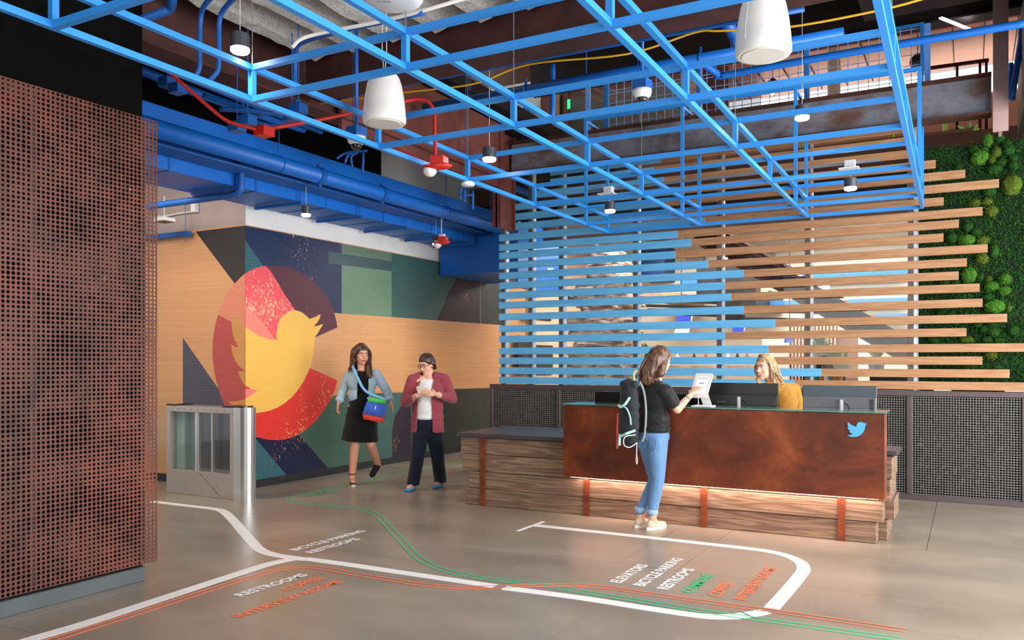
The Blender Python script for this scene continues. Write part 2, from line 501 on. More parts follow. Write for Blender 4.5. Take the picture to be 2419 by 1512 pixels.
MP = {
 'navy': paint('mural_navy', '#1d2440', '#2a3a5e', fleck=(0.92, '#dda877')),
 'navy2': paint('mural_navy_low', '#171a33', '#22284a', fleck=(0.94, '#d09870')),
 'tealdot': paint('mural_teal_halftone', '#1d4350', '#28525c', half='#4f8083'),
 'navydot': paint('mural_navy_halftone', '#5b5358', '#6a6064', half='#252a4c'),
 'black': paint('mural_black', '#231d1c', '#3b302c'),
 'sage': paint('mural_sage', '#5d7f66', '#78967b'),
 'olive': paint('mural_olive', '#5a6f5c', '#6d8068'),
 'teal': paint('mural_teal', '#35544f', '#456a66'),
 'slate': paint('mural_slate', '#3a5056', '#475f64'),
 'green': paint('mural_green', '#38594b', '#4d7060'),
 'deep': paint('mural_deep_green', '#122824', '#1b3430'),
 'plum': paint('mural_plum', '#241d2c', '#30263a', fleck=(0.93, '#c08a68')),
 'dgrey': paint('mural_dark_grey', '#262f2f', '#384443'),
 'brick': paint('mural_brick_red', '#b0413f', '#c4574c'),
 'brick2': paint('mural_brick_light', '#d97d62', '#e59474'),
 'pink': paint('mural_coral', '#ea4c58', '#f25d63', fleck=(0.84, '#f2b78c')),
 'maroon': paint('mural_maroon', '#512a36', '#673440', fleck=(0.95, '#c08070')),
 'salmon': paint('mural_salmon', '#e9796a', '#f08d7a'),
 'red': paint('mural_red', '#d8302a', '#e63f35', fleck=(0.90, '#eeb68a')),
 'gold': paint('mural_gold', '#eeb04a', '#f5c463'),
 'amber': paint('mural_amber', '#c98743', '#dba05a'),
}
def on_side(pts, layer):      # long face, x = const
    return [on_x(u, v, MX) + Vector((0.0006 * layer, 0, 0)) for u, v in pts]
def on_front(pts, layer):     # short face, y = const
    return [on_y(u, v, MY) - Vector((0, 0.0006 * layer, 0)) for u, v in pts]
def decal(face, pts, layer, mat):
    if face == 'S': MB().plate(on_side(pts, layer - 1), (1, 0, 0), 0.0006).build('painted_shape', MP[mat], mural)
    else: MB().plate(on_front(pts, layer - 1), (0, -1, 0), 0.0006).build('painted_shape', MP[mat], mural)
def c3(l): return [(490 + x / 3.3588, 610 + y / 3.36) for x, y in l]
CORN = 579.3
# --- long face
decal('S', [(CORN, 533), (807, 575.5), (807, 741), (CORN, 712)], 1, 'navy')
decal('S', [(CORN, 567), (622, 629), (660, 684), (CORN, 684)], 2, 'tealdot')
decal('S', [(807, 575.5), (925, 597.5), (925, 749), (807, 741)], 1, 'sage')
decal('S', [(807, 575.5), (925, 597.5), (925, 616), (807, 596)], 2, 'olive')
decal('S', [(925, 597.5), (1134, 637), (1134, 764.5), (925, 749)], 1, 'teal')
decal('S', [(776, 594), (925, 617), (925, 641), (776, 622)], 3, 'slate')
decal('S', [(1031, 756), (1048, 722), (1060, 690), (1073, 668), (1092, 629), (1134, 637), (1134, 764)], 2, 'plum')
decal('S', [(1135, 637), (1200, 649), (1200, 769), (1135, 764.5)], 1, 'dgrey')
decal('S', [(690, 1040), (788, 935), (878, 928), (878, 1102), (770, 1120)], 1, 'green')
decal('S', [(878, 929), (1060, 924), (1060, 1071), (1000, 1081), (878, 1102)], 1, 'teal')
decal('S', [(926, 1093), (926, 1020), (932, 985), (945, 962), (970, 950), (972, 1085)], 2, 'plum')
decal('S', [(1040, 920), (1300, 912), (1300, 1030), (1040, 1074)], 2, 'deep')
decal('S', [(CORN, 1000), (640, 1010), (705, 1026), (777, 1108), (CORN, 1137)], 2, 'navy2')
decal('S', [(CORN, 1022), (601, 1033), (676, 1122), (CORN, 1138)], 3, 'tealdot')
# --- letter C, long face
CR = [(300, 118), (380, 78), (460, 60), (540, 57), (630, 70), (700, 95), (780, 137), (850, 190), (905, 250), (950, 312), (980, 368), (1003, 430), (1020, 490), (1030, 550)]
CRL = [(1030, 970), (1010, 1045), (975, 1122), (925, 1205), (850, 1300), (790, 1355), (720, 1400), (640, 1432), (560, 1445), (480, 1441), (400, 1422), (345, 1405), (300, 1388)]
decal('S', c3(CR + [(848, 630), (845, 740), (810, 870)] + CRL), 4, 'red')
decal('S', c3([(456, 60), (540, 57), (630, 70), (700, 95), (780, 137), (850, 190), (905, 250), (950, 312), (980, 368), (1003, 430), (1020, 490), (1030, 550), (848, 630), (700, 560), (692, 410), (600, 270), (545, 175), (495, 95)]), 5, 'maroon')
decal('S', c3([(300, 118), (380, 78), (456, 60), (495, 95), (545, 175), (600, 270), (700, 420), (640, 640), (545, 640), (430, 500), (300, 372)]), 5, 'pink')
decal('S', c3([(300, 372), (430, 500), (545, 650), (545, 700), (300, 700)]), 6, 'salmon')
decal('S', c3([(300, 1040), (420, 1030), (380, 1120), (300, 1140)]), 5, 'salmon')
BIRD_R = [(300, 545), (340, 575), (380, 600), (420, 620), (460, 635), (500, 645), (545, 650), (545, 590), (560, 520), (575, 485), (600, 455), (650, 420), (690, 411), (740, 425), (780, 455), (808, 482), (850, 468), (897, 443), (889, 478), (870, 510), (842, 542), (880, 535), (917, 520), (902, 550), (880, 585), (848, 630), (847, 690), (838, 770), (815, 860), (790, 920), (760, 980), (715, 1048), (660, 1110), (612, 1150), (560, 1182), (505, 1206), (450, 1220), (400, 1227), (350, 1229), (300, 1226), (300, 1117), (350, 1085), (395, 1048), (350, 1040), (300, 1012)]
decal('S', c3(BIRD_R), 7, 'gold')
# --- short face
decal('F', [(462, 547), (CORN, 533), (CORN, 650), (556, 672)], 1, 'black')
decal('F', [(432, 798), (CORN, 1009), (CORN, 1137), (432, 1117)], 1, 'navydot')
CLF = [(300, 120), (255, 160), (210, 210), (172, 262), (140, 320), (110, 382), (85, 450), (64, 525), (50, 600), (42, 680), (40, 750), (45, 830), (55, 900), (70, 975), (92, 1050), (120, 1130), (155, 1210), (200, 1288), (245, 1345), (300, 1388)]
decal('F', c3(CLF), 2, 'brick')
decal('F', c3([(300, 120), (255, 160), (210, 210), (172, 262), (140, 320), (110, 382), (85, 450), (300, 560)]), 3, 'brick2')
BIRD_L = [(300, 545), (250, 500), (225, 465), (210, 430), (198, 465), (193, 510), (195, 560), (203, 605), (218, 650), (250, 708), (220, 703), (190, 685), (193, 730), (205, 775), (225, 820), (255, 860), (300, 893), (270, 898), (243, 900), (255, 935), (275, 975), (300, 1012), (300, 1117), (270, 1128), (235, 1136), (165, 1135), (200, 1170), (245, 1200), (300, 1226)]
decal('F', c3(BIRD_L), 4, 'amber')

# ================================================================== ceiling: sprayed deck, girders, dark void
def deck():
    from mathutils import noise as mn
    prof = []; x = -5.0
    while x < 3.2:
        prof += [(x, 0.0), (x + 0.10, 0.02), (x + 0.17, 0.085), (x + 0.30, 0.10), (x + 0.37, 0.035)]; x += 0.42
    V = []; ys = [0.3 + i * 0.09 for i in range(59)]
    for y in ys:
        for (px, h) in prof:
            n = mn.noise(Vector((px * 9, y * 9, 1))) * 0.02 + mn.noise(Vector((px * 30, y * 30, 5))) * 0.01
            V.append((px, y, 4.13 + h + n))
    n = len(prof); Fc = [(j * n + i, (j + 1) * n + i, (j + 1) * n + i + 1, j * n + i + 1) for j in range(len(ys) - 1) for i in range(n - 1)]
    return MB().add(V, Fc).box(-5.2, 3.2, 0.3, 5.5, 4.30, 4.38)
cl = struct('ceiling', deck(), M_SPRAY, 'ribbed ceiling deck with rough white sprayed fireproofing')
struct('trim_1', MB().box(-12.5, -5.25, -1, 14, 4.75, 4.9).box(-5.25, 4.5, 5.7, 10.3, 5.75, 5.9).box(-5.25, 4.5, 5.6, 5.75, 4.38, 5.9), M_DARKST, 'dark ceiling void above the lobby')
struct('trim_4', MB().box(-7.40, -6.75, 3.8, 8.7, 3.84, 4.74), P('void_shade_black', '#0a0808', .9, spec=.1), 'solid black box painted as the dark void above the blue ducts')  # added box; its black stands in for the darkness over the ducts
def ibeam(axis, c, lo, hi, z0, z1, w, t=0.02, two=False):
    mb = MB()
    for (a, b_, p, q) in ((c - w / 2, c + w / 2, z0, z0 + t), (c - w / 2, c + w / 2, z1 - t, z1), (c - t / 2, c + t / 2, z0 + t, z1 - t)):
        mi = 1 if two and (q - p) < 2 * t else 0
        if axis == 'x': mb.box(lo, hi, a, b_, p, q, mi)
        else: mb.box(a, b_, lo, hi, p, q, mi)
    return mb
one('steel_girder', ibeam('y', -5.30, 1.5, 9.2, 3.80, 4.55, 0.22), M_STEELB, 'brown steel girder running back from the black wall along the pipes', 'beam', 'brown ceiling girders')
g1 = thing('steel_girder', 'dark brown steel girder crossing above the grid beside the white deck', 'beam', (-1, 5.62, 3.86), 'brown ceiling girders')
ibeam('x', 5.62, -5.19, 4.2, 3.86, 4.75, 0.30).build('girder_section', M_STEELB, g1)
M_CHALK = P('chalk', '#9b8780', 0.9)
lettering('1023', 'chalk_mark', (-0.92, 5.60, 3.8595), (-1, 0, 0), (0, -1, 0), 0.22, 0.07, M_CHALK, g1, lift=0.0)
one('steel_girder', ibeam('x', 9.95, -5.19, 4.2, 5.09, 5.74, 0.22), M_DARKST, 'black-brown girder above the blue wire mesh', 'beam', 'brown ceiling girders')
one('steel_girder', ibeam('x', 7.7, -5.19, 4.2, 4.72, 5.3, 0.2), M_STEELB, 'thin brown girder behind the yellow cable', 'beam', 'brown ceiling girders')
# maroon gusset web below the girder, towards the column
one('steel_girder', MB().box(-5.24, -5.20, 6.1, 9.24, 3.70, 4.50), M_STEELB2, 'maroon steel web panel left of the long rusty beam', 'beam', 'brown ceiling girders')
one('steel_column', MB().box(-5.30, -5.18, 9.10, 9.12, 3.2, 4.42).box(-5.25, -5.23, 9.1, 9.5, 3.2, 4.42).box(-5.30, -5.18, 9.48, 9.5, 3.2, 4.42), M_STEELB2, 'maroon steel column at the left end of the rusty beam', 'column')
M_BEAM = RUST('mill_scale_beam', [(0.25, '#4a3830'), (0.38, '#656063'), (0.52, '#868c98'), (0.64, '#6f5c54'), (0.78, '#6a3a1e')], 1.5, 0.5, 0.15, 0.05, (0.8, 1, 1.2), None, 0.0)
one('rusty_beam', ibeam('x', 9.40, -5.18, 0.19, 3.915, 4.315, 0.2, 0.022, True), [M_BEAM, RUST('flange_rust', [(.3, '#2e1a10'), (.5, '#482614'), (.7, '#5e351b')], 4, .7, .1)], 'long grey steel beam with rust bloom crossing behind the blue grid', 'beam')
one('steel_column', MB().box(0.2, 0.33, 9.28, 9.30, 3.72, 5.2).box(0.25, 0.28, 9.3, 9.5, 3.72, 5.2), P('pale_pink_steel', '#a98a86', 0.5, var=0.1), 'pale pink steel column at the right end of the rusty beam', 'column')
# ================================================================== blue ducts and pipes along the mural wall
ORD = ['first', 'second', 'third', 'fourth', 'fifth', 'sixth', 'seventh']
duct = thing('rectangular_duct', 'deep blue rectangular duct running along the wall above the mural', 'duct', (-7.05, 8, 3.323))
MB().bbox(-7.385, -6.69, 4.0, 10.95, 3.323, 3.60, 0.004).build('duct_body', M_DUCT, duct)
for y in (5.35, 6.45, 7.55, 8.65, 9.75, 10.6):
    mb = MB(); mb.box(-7.388, -6.684, y, y + 0.03, 3.317, 3.606); mb.build('duct_flange', M_DUCT2, duct)
for y in (6.15, 7.05, 8.1, 9.05, 10.0, 10.75):
    h = one('strut_hanger', MB().box(-7.33, -6.60, y, y + 0.04, 3.277, 3.312).cyl((-6.63, y + .02, 3.28), (-6.63, y + .02, 3.66), 0.007, 8), M_DUCT2, 'blue strut hanger under the duct, %s from the black wall' % ORD[(6.15, 7.05, 8.1, 9.05, 10.0, 10.75).index(y)], 'hanger', 'strut hangers under the duct')
d2 = one('rectangular_duct', MB().bbox(-7.36, -6.42, 4.2, 11.6, 3.665, 3.82, 0.004), M_DUCT, 'second blue duct lying above and behind the large pipe', 'duct')
# lower branch box in front of the dark mural end
one('duct_branch', MB().bbox(-7.385, -5.97, 11.02, 12.6, on_y(1060, 650, 11.02).z, 3.62, 0.006).box(-6.02, -5.965, 11.015, 12.605, 2.62, 3.62), M_DUCT, 'boxy deep blue duct branch hanging lower beside the slat screen', 'duct')
for i in range(7):
    x = -6.66 + i * 0.042
    one('conduit', MB().cyl((x, 4.3, 3.465), (x, 10.98, 3.45), 0.017, 8), M_DUCT2, 'thin blue conduit under the large pipe, %s from the wall in the flat bundle' % ORD[i], 'conduit', 'conduit bundle under the large pipe', smooth=True)
bp = thing('large_pipe', 'large bright blue pipe running back above the mural', 'pipe', (-6.2, 4.3, 3.52))
MB().cyl((-6.2, 4.3, 3.53), (-6.2, 12.4, 3.50), 0.082, 24).build('pipe_run', M_DUCT, bp, True)
for y in (6.9, 8.0):
    mb = MB().cyl((-6.2, y - 0.035, 3.52), (-6.2, y + 0.035, 3.52), 0.098, 24)
    for s in (-1, 1): mb.box(-6.2 - 0.02, -6.2 + 0.02, y - 0.02, y + 0.02, 3.52 + s * 0.09, 3.52 + s * 0.125)
    mb.build('pipe_coupling', M_DUCT2, bp)
for y in (6.3, 9.4, 10.6): MB().cyl((-6.2, y, 3.6), (-6.2, y, 4.74), 0.006, 8).tube([(-6.2 + 0.087 * cos(a), y, 3.52 + 0.087 * sin(a)) for a in [i * pi / 8 for i in range(17)]], 0.004, 6).build('hanger_rod', M_DUCT2, bp)
def run(name, label, pts, r, mat=M_DUCT, cat='pipe', group=None, n=14, k=6):
    return one(name, MB().tube(spline([Vector(p) for p in pts], k), r, n), mat, label, cat, group, True)
X2 = -5.75
run('blue_pipe', 'blue pipe running back high along the brown girder', [on_x(330, 112, X2), on_x(600, 213, X2), on_x(860, 308, X2), on_x(1063, 385, X2), on_x(1262, 462, X2)], 0.05, group='ceiling pipes', k=3)
run('blue_pipe', 'thinner blue pipe just below the high pipe by the girder', [on_x(330, 140, X2 - .1), on_x(560, 232, X2 - .1), on_x(760, 312, X2 - .1)], 0.025, group='ceiling pipes', k=3)
run('blue_pipe', 'blue pipe under the light pendant next to the black wall', [on_x(330, 165, X2 - .25), on_x(500, 232, X2 - .25), on_x(700, 300, X2 - .25), on_x(716, 300, X2 - .25), on_x(720, 285, X2 - .25), on_x(720, 100, X2 - .25)], 0.04, group='ceiling pipes', k=3)
run('blue_pipe', 'blue drop pipe bending left under the duct', [(-6.60, 6.17, 3.66), (-6.60, 6.17, 3.38), (-6.62, 6.17, 3.27), (-6.75, 6.17, 3.235), (-7.2, 6.17, 3.235), (-9.5, 6.17, 3.235)], 0.036, M_DUCT2, group='ceiling pipes')
for du in (0, 45):
    run('curved_conduit', 'blue conduit curving up through the grid to the deck, %s' % ('left one' if du == 0 else 'right one'), [at(450 + du, 190, 5.6), at(470 + du, 165, 5.6), at(472 + du, 120, 5.6), at(474 + du, 45, 5.6), at(485 + du * 1.2, 10, 5.5), at(520 + du * 1.2, -22, 5.3)], 0.017, M_DUCT2, 'conduit')
run('curved_conduit', 'blue conduit dropping past the corner of the white deck', [at(697, 215, 6.2), at(697, 150, 6.2), at(700, 115, 6.1), at(722, 98, 6.0), at(800, 75, 5.6), at(1000, 30, 5.2)], 0.017, M_DUCT2, 'conduit')
run('blue_pipe', 'short blue pipe elbow beside the black wall at the top', [at(335, 46, 5.7), at(380, 30, 5.7), at(402, 20, 5.7), at(408, -5, 5.6), at(408, -40, 5.6)], 0.03, M_DUCT2, group='ceiling pipes')
# cross pipes (parallel to the desk)
p3 = thing('large_pipe', 'large blue pipe crossing the room in front of the dark girder', 'pipe', (-2, 7.2, 4.3))
za = on_y(1201, 221, 7.25).z
MB().cyl((-5.05, 7.25, za), (-0.9, 7.25, za), 0.052, 18).build('pipe_run', M_DUCT, p3, True)
for u in (1243, 1655):
    x = on_y(u, 200, 7.25).x
    MB().tube([(x, 7.25 + 0.058 * cos(a), za + 0.058 * sin(a)) for a in [i * pi / 8 for i in range(17)]], 0.008, 6).cyl((x, 7.25, za + .05), (x, 7.25, za + .11), 0.012, 8).build('pipe_clamp', M_DUCT2, p3)
for u in (1385, 1110):
    x = on_y(u, 200, 7.25).x
    MB().cyl((x, 7.25, za), (x, 7.25, 4.72), 0.006, 8).build('hanger_rod', M_DUCT2, p3)
x = on_y(1294, 200, 7.25).x
run('blue_pipe', 'short blue sprinkler drop passing behind the cross pipe', [(x, 7.36, za + 0.25), (x, 7.36, za - .18), (x - .02, 7.36, za - .26), (x - .1, 7.30, za - .24), (x - .24, 7.2, za - .17)], 0.026, group='ceiling pipes')
run('blue_pipe', 'thick blue pipe coming down beside the right speaker', [at(1660, -30, 7.2), at(1700, 32, 7.3), at(1735, 84, 7.4), at(1741, 118, 7.5)], 0.055, group='ceiling pipes', k=4)
Y5 = 8.55
run('blue_pipe', 'blue pipe crossing in front of the wire mesh to the right edge', [on_y(1660, 150, Y5 - .3), on_y(1692, 172, Y5 - .1), on_y(1712, 178, Y5), on_y(1900, 143, Y5), on_y(2200, 92, Y5), on_y(2470, 47, Y5)], 0.036, group='ceiling pipes', k=4)
run('blue_pipe', 'leaning blue pipe at the upper right edge', [at(2416, 65, 8.2), at(2405, 140, 8.2), at(2391, 228, 8.2)], 0.03, group='ceiling pipes', k=3)
run('blue_pipe', 'blue upright pipe stub near the right edge', [at(2388, 150, 8.35), at(2388, 222, 8.3), at(2393, 232, 8.25)], 0.026, group='ceiling pipes', k=3)
run('blue_pipe', 'small blue pipe under the brown cross girder', [on_y(760, 238, 5.95), on_y(1200, 152, 5.95), on_y(1494, 97, 5.95), on_y(1900, 22, 5.95)], 0.018, M_DUCT2, group='ceiling pipes', k=3)
run('yellow_cable', 'yellow cable sagging along the brown cross girder', [on_y(720, 250, 5.9), on_y(850, 232, 5.9), on_y(960, 218, 5.9), on_y(1120, 198, 5.9), on_y(1250, 152, 5.9), on_y(1480, 128, 5.9), on_y(1640, 77, 5.9), on_y(1703, 73, 5.9), on_y(1863, 64, 5.9), on_y(2074, 25, 5.9), on_y(2200, -8, 5.9)], 0.008, P('yellow_cable', '#d8a818', 0.45), 'cable', n=8)
# red fire alarm conduit and box
run('red_conduit', 'red conduit sloping down to the red junction box', [at(400, 172, 6.1), at(425, 193, 6.1), at(500, 258, 6.1), at(532, 283, 6.1), at(560, 294, 6.1), at(606, 306, 6.1)], 0.014, M_RED, 'conduit', n=10)
run('red_conduit', 'red conduit arching right from the junction box to the alarm', [at(642, 303, 6.15), at(760, 282, 6.3), at(870, 258, 6.5), at(955, 240, 6.6), at(990, 235, 6.62), at(1014, 243, 6.62), at(1026, 268, 6.62), at(1027, 310, 6.62), at(1029, 388, 6.62)], 0.015, M_RED, 'conduit', n=10)
run('red_conduit', 'thin red conduit behind the white speaker', [at(770, 300, 8.6), at(900, 340, 8.6), at(1018, 388, 8.6)], 0.012, M_RED, 'conduit', n=8)
jb = on_y(624, 311, 5.18)
jb = at(624, 311, 6.12)
one('junction_box', MB().bbox(jb.x - .055, jb.x + .055, jb.y - .055, jb.y + .055, jb.z - .035, jb.z + .035, 0.004), M_RED, 'square red electrical junction box hanging above the duct', 'junction box')
for i, (u, v) in enumerate(((585, 285), (560, 300), (690, 275), (705, 258), (420, 210), (395, 195))):
    p = at(u, v, 6.6 + 0.1 * (i % 3))
    one('valve_box', MB().bbox(p.x - .06, p.x + .06, p.y - .05, p.y + .05, p.z - .04, p.z + .04, 0.006).cyl(p, (p.x, p.y, 4.76), .005, 6), M_DUCT2, ['small blue box under the grid left of the red junction box', 'small blue box lower left of the red junction box', 'small blue box right of the red junction box', 'small blue box above and right of the red junction box', 'small blue box near the top of the red conduit', 'small blue box beside the black wall edge'][i], 'box', 'boxes among the ceiling pipes')
for i, pts in enumerate((((520, 258), (600, 262), (640, 268), (690, 262), (705, 235)), ((570, 248), (590, 265), (620, 272)), ((480, 225), (560, 255), (600, 285), (650, 300)))):
    run('flexible_conduit', ['long flexible blue conduit looping above the red junction box', 'short flexible blue conduit above the red junction box', 'flexible blue conduit rising left of the red junction box'][i], [at(u, v, 6.75 + .1 * i) for u, v in pts], 0.02, M_DUCT2, 'conduit', 'loops above the duct')
mb = MB()
for pts in (((795, 375), (815, 362), (842, 358), (868, 356)), ((815, 385), (822, 366), (832, 362)), ((858, 358), (858, 380), (856, 410)), ((832, 395), (830, 370), (845, 360))):
    mb.tube(spline([at(u, v, 8.9) for u, v in pts], 5), 0.014, 8)
mb.cyl(at(842, 358, 8.9), at(842, 358, 8.9) + Vector((0, 0, 4.78 - at(842, 358, 8.9).z)), .006, 6)
one('pipe_bracket', mb, M_DUCT2, 'dark blue curved bracket above the large pipe below the dome camera', 'bracket', smooth=True)
mb = MB()
for pts in (((1088, 470), (1090, 445), (1120, 440)), ((1117, 450), (1117, 495)), ((1090, 462), (1120, 460)), ((1098, 445), (1098, 478))):
    mb.tube(spline([at(u, v, 9.6) for u, v in pts], 5), 0.016, 8)
mb.cyl(at(1100, 443, 9.6), at(1100, 443, 9.6) + Vector((0, 0, 5.76 - at(1100, 443, 9.6).z)), .006, 6)
one('pipe_bracket', mb, M_DUCT2, 'dark blue curved bracket above the pipe near the slat screen', 'bracket', smooth=True)

# ================================================================== blue steel grid hung under the ceiling
YJ = [1.17, 2.468, 3.766, 5.05, 6.366, 7.71, 9.083, 9.784]
XK = [-3.93, -2.752, -1.53, -0.36]
def gx(k, y): return XK[k] - 0.013 * (y - 3.77)
ZL, ZU, BW = 3.137, 3.335, 0.036
grid = thing('steel_grid_canopy', 'bright blue two-layer steel grid hanging over the desk and turning up at the back', 'canopy', (-2.15, 5.5, 3.119))
for z in (ZL, ZU):
    for y in YJ: MB().bar((gx(0, y) - BW / 2, y, z), (gx(3, y) + BW / 2, y, z), BW).build('cross_bar', M_BLUE, grid)
    for k in range(4): MB().bar((gx(k, YJ[0]), YJ[0], z), (gx(k, YJ[-1]), YJ[-1], z), BW * 0.985).build('long_bar', M_BLUE, grid)
for j, y in enumerate(YJ):
    for k in range(4):
        top = 4.395 if j == 6 else (5.085 if j == 7 else ZU)
        MB().box(gx(k, y) - BW * .49, gx(k, y) + BW * .49, y - BW * .49, y + BW * .49, ZL, top).build('upright', M_BLUE, grid)
yb, yc = YJ[6], YJ[7]
MB().bar((gx(0, yb), yb, 4.378), (gx(3, yb), yb, 4.378), BW).build('top_rail', M_BLUE, grid)
for k in range(4): MB().bar((gx(k, yb), yb, 4.36), (gx(k, yc), yc, 4.36), BW * .8).build('link_bar', M_BLUE, grid)
MB().bar((gx(0, yc), yc, 5.07), (gx(3, yc), yc, 5.07), BW * .8).build('top_rail', M_BLUE, grid)
M_WIRE = P('steel_cable', '#8d9298', 0.4, 0.6)
for j, k in ((1, 0), (2, 0), (2, 1), (3, 1), (4, 0), (4, 2), (3, 3), (5, 1), (2, 2)):
    y = YJ[j]; MB().cyl((gx(k, y), y, ZU), (gx(k, y), y, 4.2 if y < 5.3 else 4.9), 0.003, 6).build('hanger_cable', M_WIRE, grid)
# wire mesh guard on the back frame
mb = MB(); yw = yc + 0.03
x = gx(0, yc)
while x < gx(3, yc):
    mb.box(x - .004, x + .004, yw, yw + .006, 4.36, 5.06); x += 0.105
z = 4.39; i = 0
while z < 5.06:
    mb.box(gx(0, yc), gx(3, yc), yw + .006, yw + .012, z - .004, z + .004); z += (0.04 if i % 3 == 2 else 0.115); i += 1
wg = mb.build('wire_mesh', P('mesh_blue_wire', '#a6c4ff', 0.4), grid); wg['kind'] = 'stuff'
xx = on_y(1905, 120, yc + .05).x
for u in (1390, 1432, 1653, 1907, 2191): 
    x = on_y(u, 150, yc + .06).x
    MB().box(x - .03, x + .03, yc + .03, yc + .07, 4.33, 5.08).build('mesh_post', P('mesh_post_blue', '#7db2fb', 0.4), grid)

# ================================================================== lamps, speakers, cameras, alarms
M_WARM = P('lamp_lens', '#fff2e0', 0.4, emit='#fff0dc', estr=22)
M_PLAMP = P('lamp_grey_metal', '#51535a', 0.4, 0.5)
def pendant(u, v, dep, label, top, power=14, r=0.058, h=0.115):
    p = at(u, v, dep)
    t = thing('pendant_light', label, 'pendant light', p, 'small cylinder pendant lights')
    MB().lathe(p, [(r * .93, 0.03), (r, 0.03), (r, h), (r * .9, h + .004), (0.012, h + .006)], 20).build('lamp_housing', M_PLAMP, t, False)
    MB().lathe(p, [(r * .2, 0.0), (r * .85, 0.003), (r * .98, 0.012), (r * .98, 0.031)], 20).build('lens', M_WARM, t)
    MB().cyl(p + Vector((0, 0, h)), (p.x, p.y, top), 0.0025, 6).build('cord', P('pale_cord', '#c9ccd2', 0.5), t)
    l = bpy.data.lights.new('pendant_bulb', 'SPOT'); l.energy = power * 1.6; l.color = (1, .88, .74); l.spot_size = radians(125); l.spot_blend = 0.7; l.shadow_soft_size = 0.05
    o = bpy.data.objects.new('pendant_bulb', l); o.location = p - Vector((0, 0, .02)); col.objects.link(o)
    # weak glow around the lens
    return t
# thin strut rail with mounting boxes
M_GALV = P('galvanised_steel', '#9aa0a8', 0.35, 0.7)
rl = thing('strut_rail', 'thin galvanised rail hanging behind the blue grid', 'rail', on_y(1740, 415, 8.62))
za, zb = on_y(1390, 452, 8.62).z, on_y(2080, 378, 8.62).z
MB().box(on_y(1390, 450, 8.62).x, on_y(2080, 378, 8.62).x, 8.60, 8.64, (za + zb) / 2 - .01, (za + zb) / 2 + .012).build('rail_channel', M_GALV, rl)
for u in (1441, 2009):
    q = on_y(u, 440, 8.6)
    MB().bbox(q.x - .05, q.x + .05, 8.52, 8.60, (za + zb) / 2 - .07, (za + zb) / 2 + .015, .006).build('mounting_box', P('white_box', '#dfe2e6', 0.5), rl)
    MB().box(q.x - .09, q.x + .09, 8.45, 8.63, (za + zb) / 2 - .082, (za + zb) / 2 - .07).build('mounting_plate', P('white_box', '#dfe2e6', 0.5), rl)
pendant(567, 126, 5.1, 'pendant light under the white ribbed deck at the upper left', 4.16)
pendant(1895, 284, 6.9, 'pendant light in front of the rusty beam on the right', 5.7)
pendant(1156, 382, 7.1, 'pendant light in front of the maroon column', 4.85)
pendant(1441, 503, 9.15, 'pendant light hung from the thin rail over the blue slats', (za + zb) / 2 - .075)
pendant(2009, 450, 7.96, 'pendant light hung from the thin rail over the wooden slats', (za + zb) / 2 - .075)
pendant(723, 512, (on_x(723, 512, -6.44) - CAM).dot(Vector((-sin(TH), cos(TH), 0))), 'pendant light below the blue duct over the mural', 3.45, r=.05)
pendant(1030, 580, 11.4, 'tiny pendant light far back beside the red alarm', 3.66, r=.05)
M_SPK = P('speaker_white', '#e4e2dd', 0.5, var=0.02)
def speaker(u, vb, dep, r, label):
    p = at(u, vb, dep); k = r / 0.15
    t = thing('pendant_speaker', label, 'speaker', p, 'white pendant speakers')
    MB().lathe(p, [(r * .80, 0.004 * k), (r * .93, 0.0), (r, 0.012 * k), (r * 1.0, 0.045 * k), (r * .985, 0.06 * k), (r * .97, 0.10 * k), (r * .90, 0.19 * k), (r * .80, 0.27 * k), (r * .70, 0.315 * k), (r * .62, 0.335 * k), (r * .3, 0.345 * k)], 40).build('speaker_body', M_SPK, t, True)
    MB().lathe(p, [(r * .2, -0.003), (r * .76, -0.002), (r * .79, 0.006)], 36).build('grille', P('speaker_grille', '#d6d3cc', 0.7, bmp=0.2, bscale=400), t)
    MB().tube([p + Vector((r * 1.0 * cos(a) * q, r * sin(a) * q, h * k)) for a, q, h in ((-2.05, 1.003, .06), (-2.05, .985, .10), (-2.05, .915, .19), (-2.05, .82, .27))], 0.004, 6).build('seam', P('speaker_seam', '#c9c6bf', 0.5), t)
    for s in (-1, 1): MB().tube([p + Vector((0, 0, .33 * k)), p + Vector((s * .02, 0, .5 * k)), (p.x + s * .012, p.y, 4.2)], 0.003, 6).build('hanging_cable', P('white_cord', '#d8d6d0', 0.6), t)
speaker(908, 293, 5.85, 0.152, 'white pendant speaker hanging left of the centre of the grid')
speaker(1803, 132, 4.55, 0.150, 'large white pendant speaker at the top right of the grid')
def dome_cam(u, v, dep, top, label):
    p = at(u, v, dep)
    t = thing('dome_camera', label, 'camera', p, 'dome cameras')
    a = radians(28)
    R = Matrix.Rotation(a - 0.6, 4, 'Z')
    mb = MB(); bm = bmesh.new(); bmesh.ops.create_cube(bm, size=1)
    mb.from_bm(bm, 0, Matrix.Translation(p + Vector((0, 0, .115))) @ R @ Matrix.Diagonal((.115, .115, .075, 1)))
    mb.build('mount_box', M_DUCT2, t)
    MB().lathe(p, [(.045, .012), (.066, .03), (.073, .055), (.073, .078)], 28).build('camera_body', P('camera_white', '#e9e9e6', 0.4), t, True)
    MB().lathe(p, [(.006, -.03), (.025, -.024), (.040, -.008), (.047, .014)], 24).build('camera_dome', P('smoked_dome', '#1a1614', 0.08, coat=1.0), t, True)
    MB().cyl(p + Vector((.0, 0, .15)), (p.x, p.y, top), 0.015, 12).cyl(p + Vector((-.035, 0, .15)), (p.x - .035, p.y, top), 0.003, 6).build('drop_pipe', M_DUCT2, t, True)
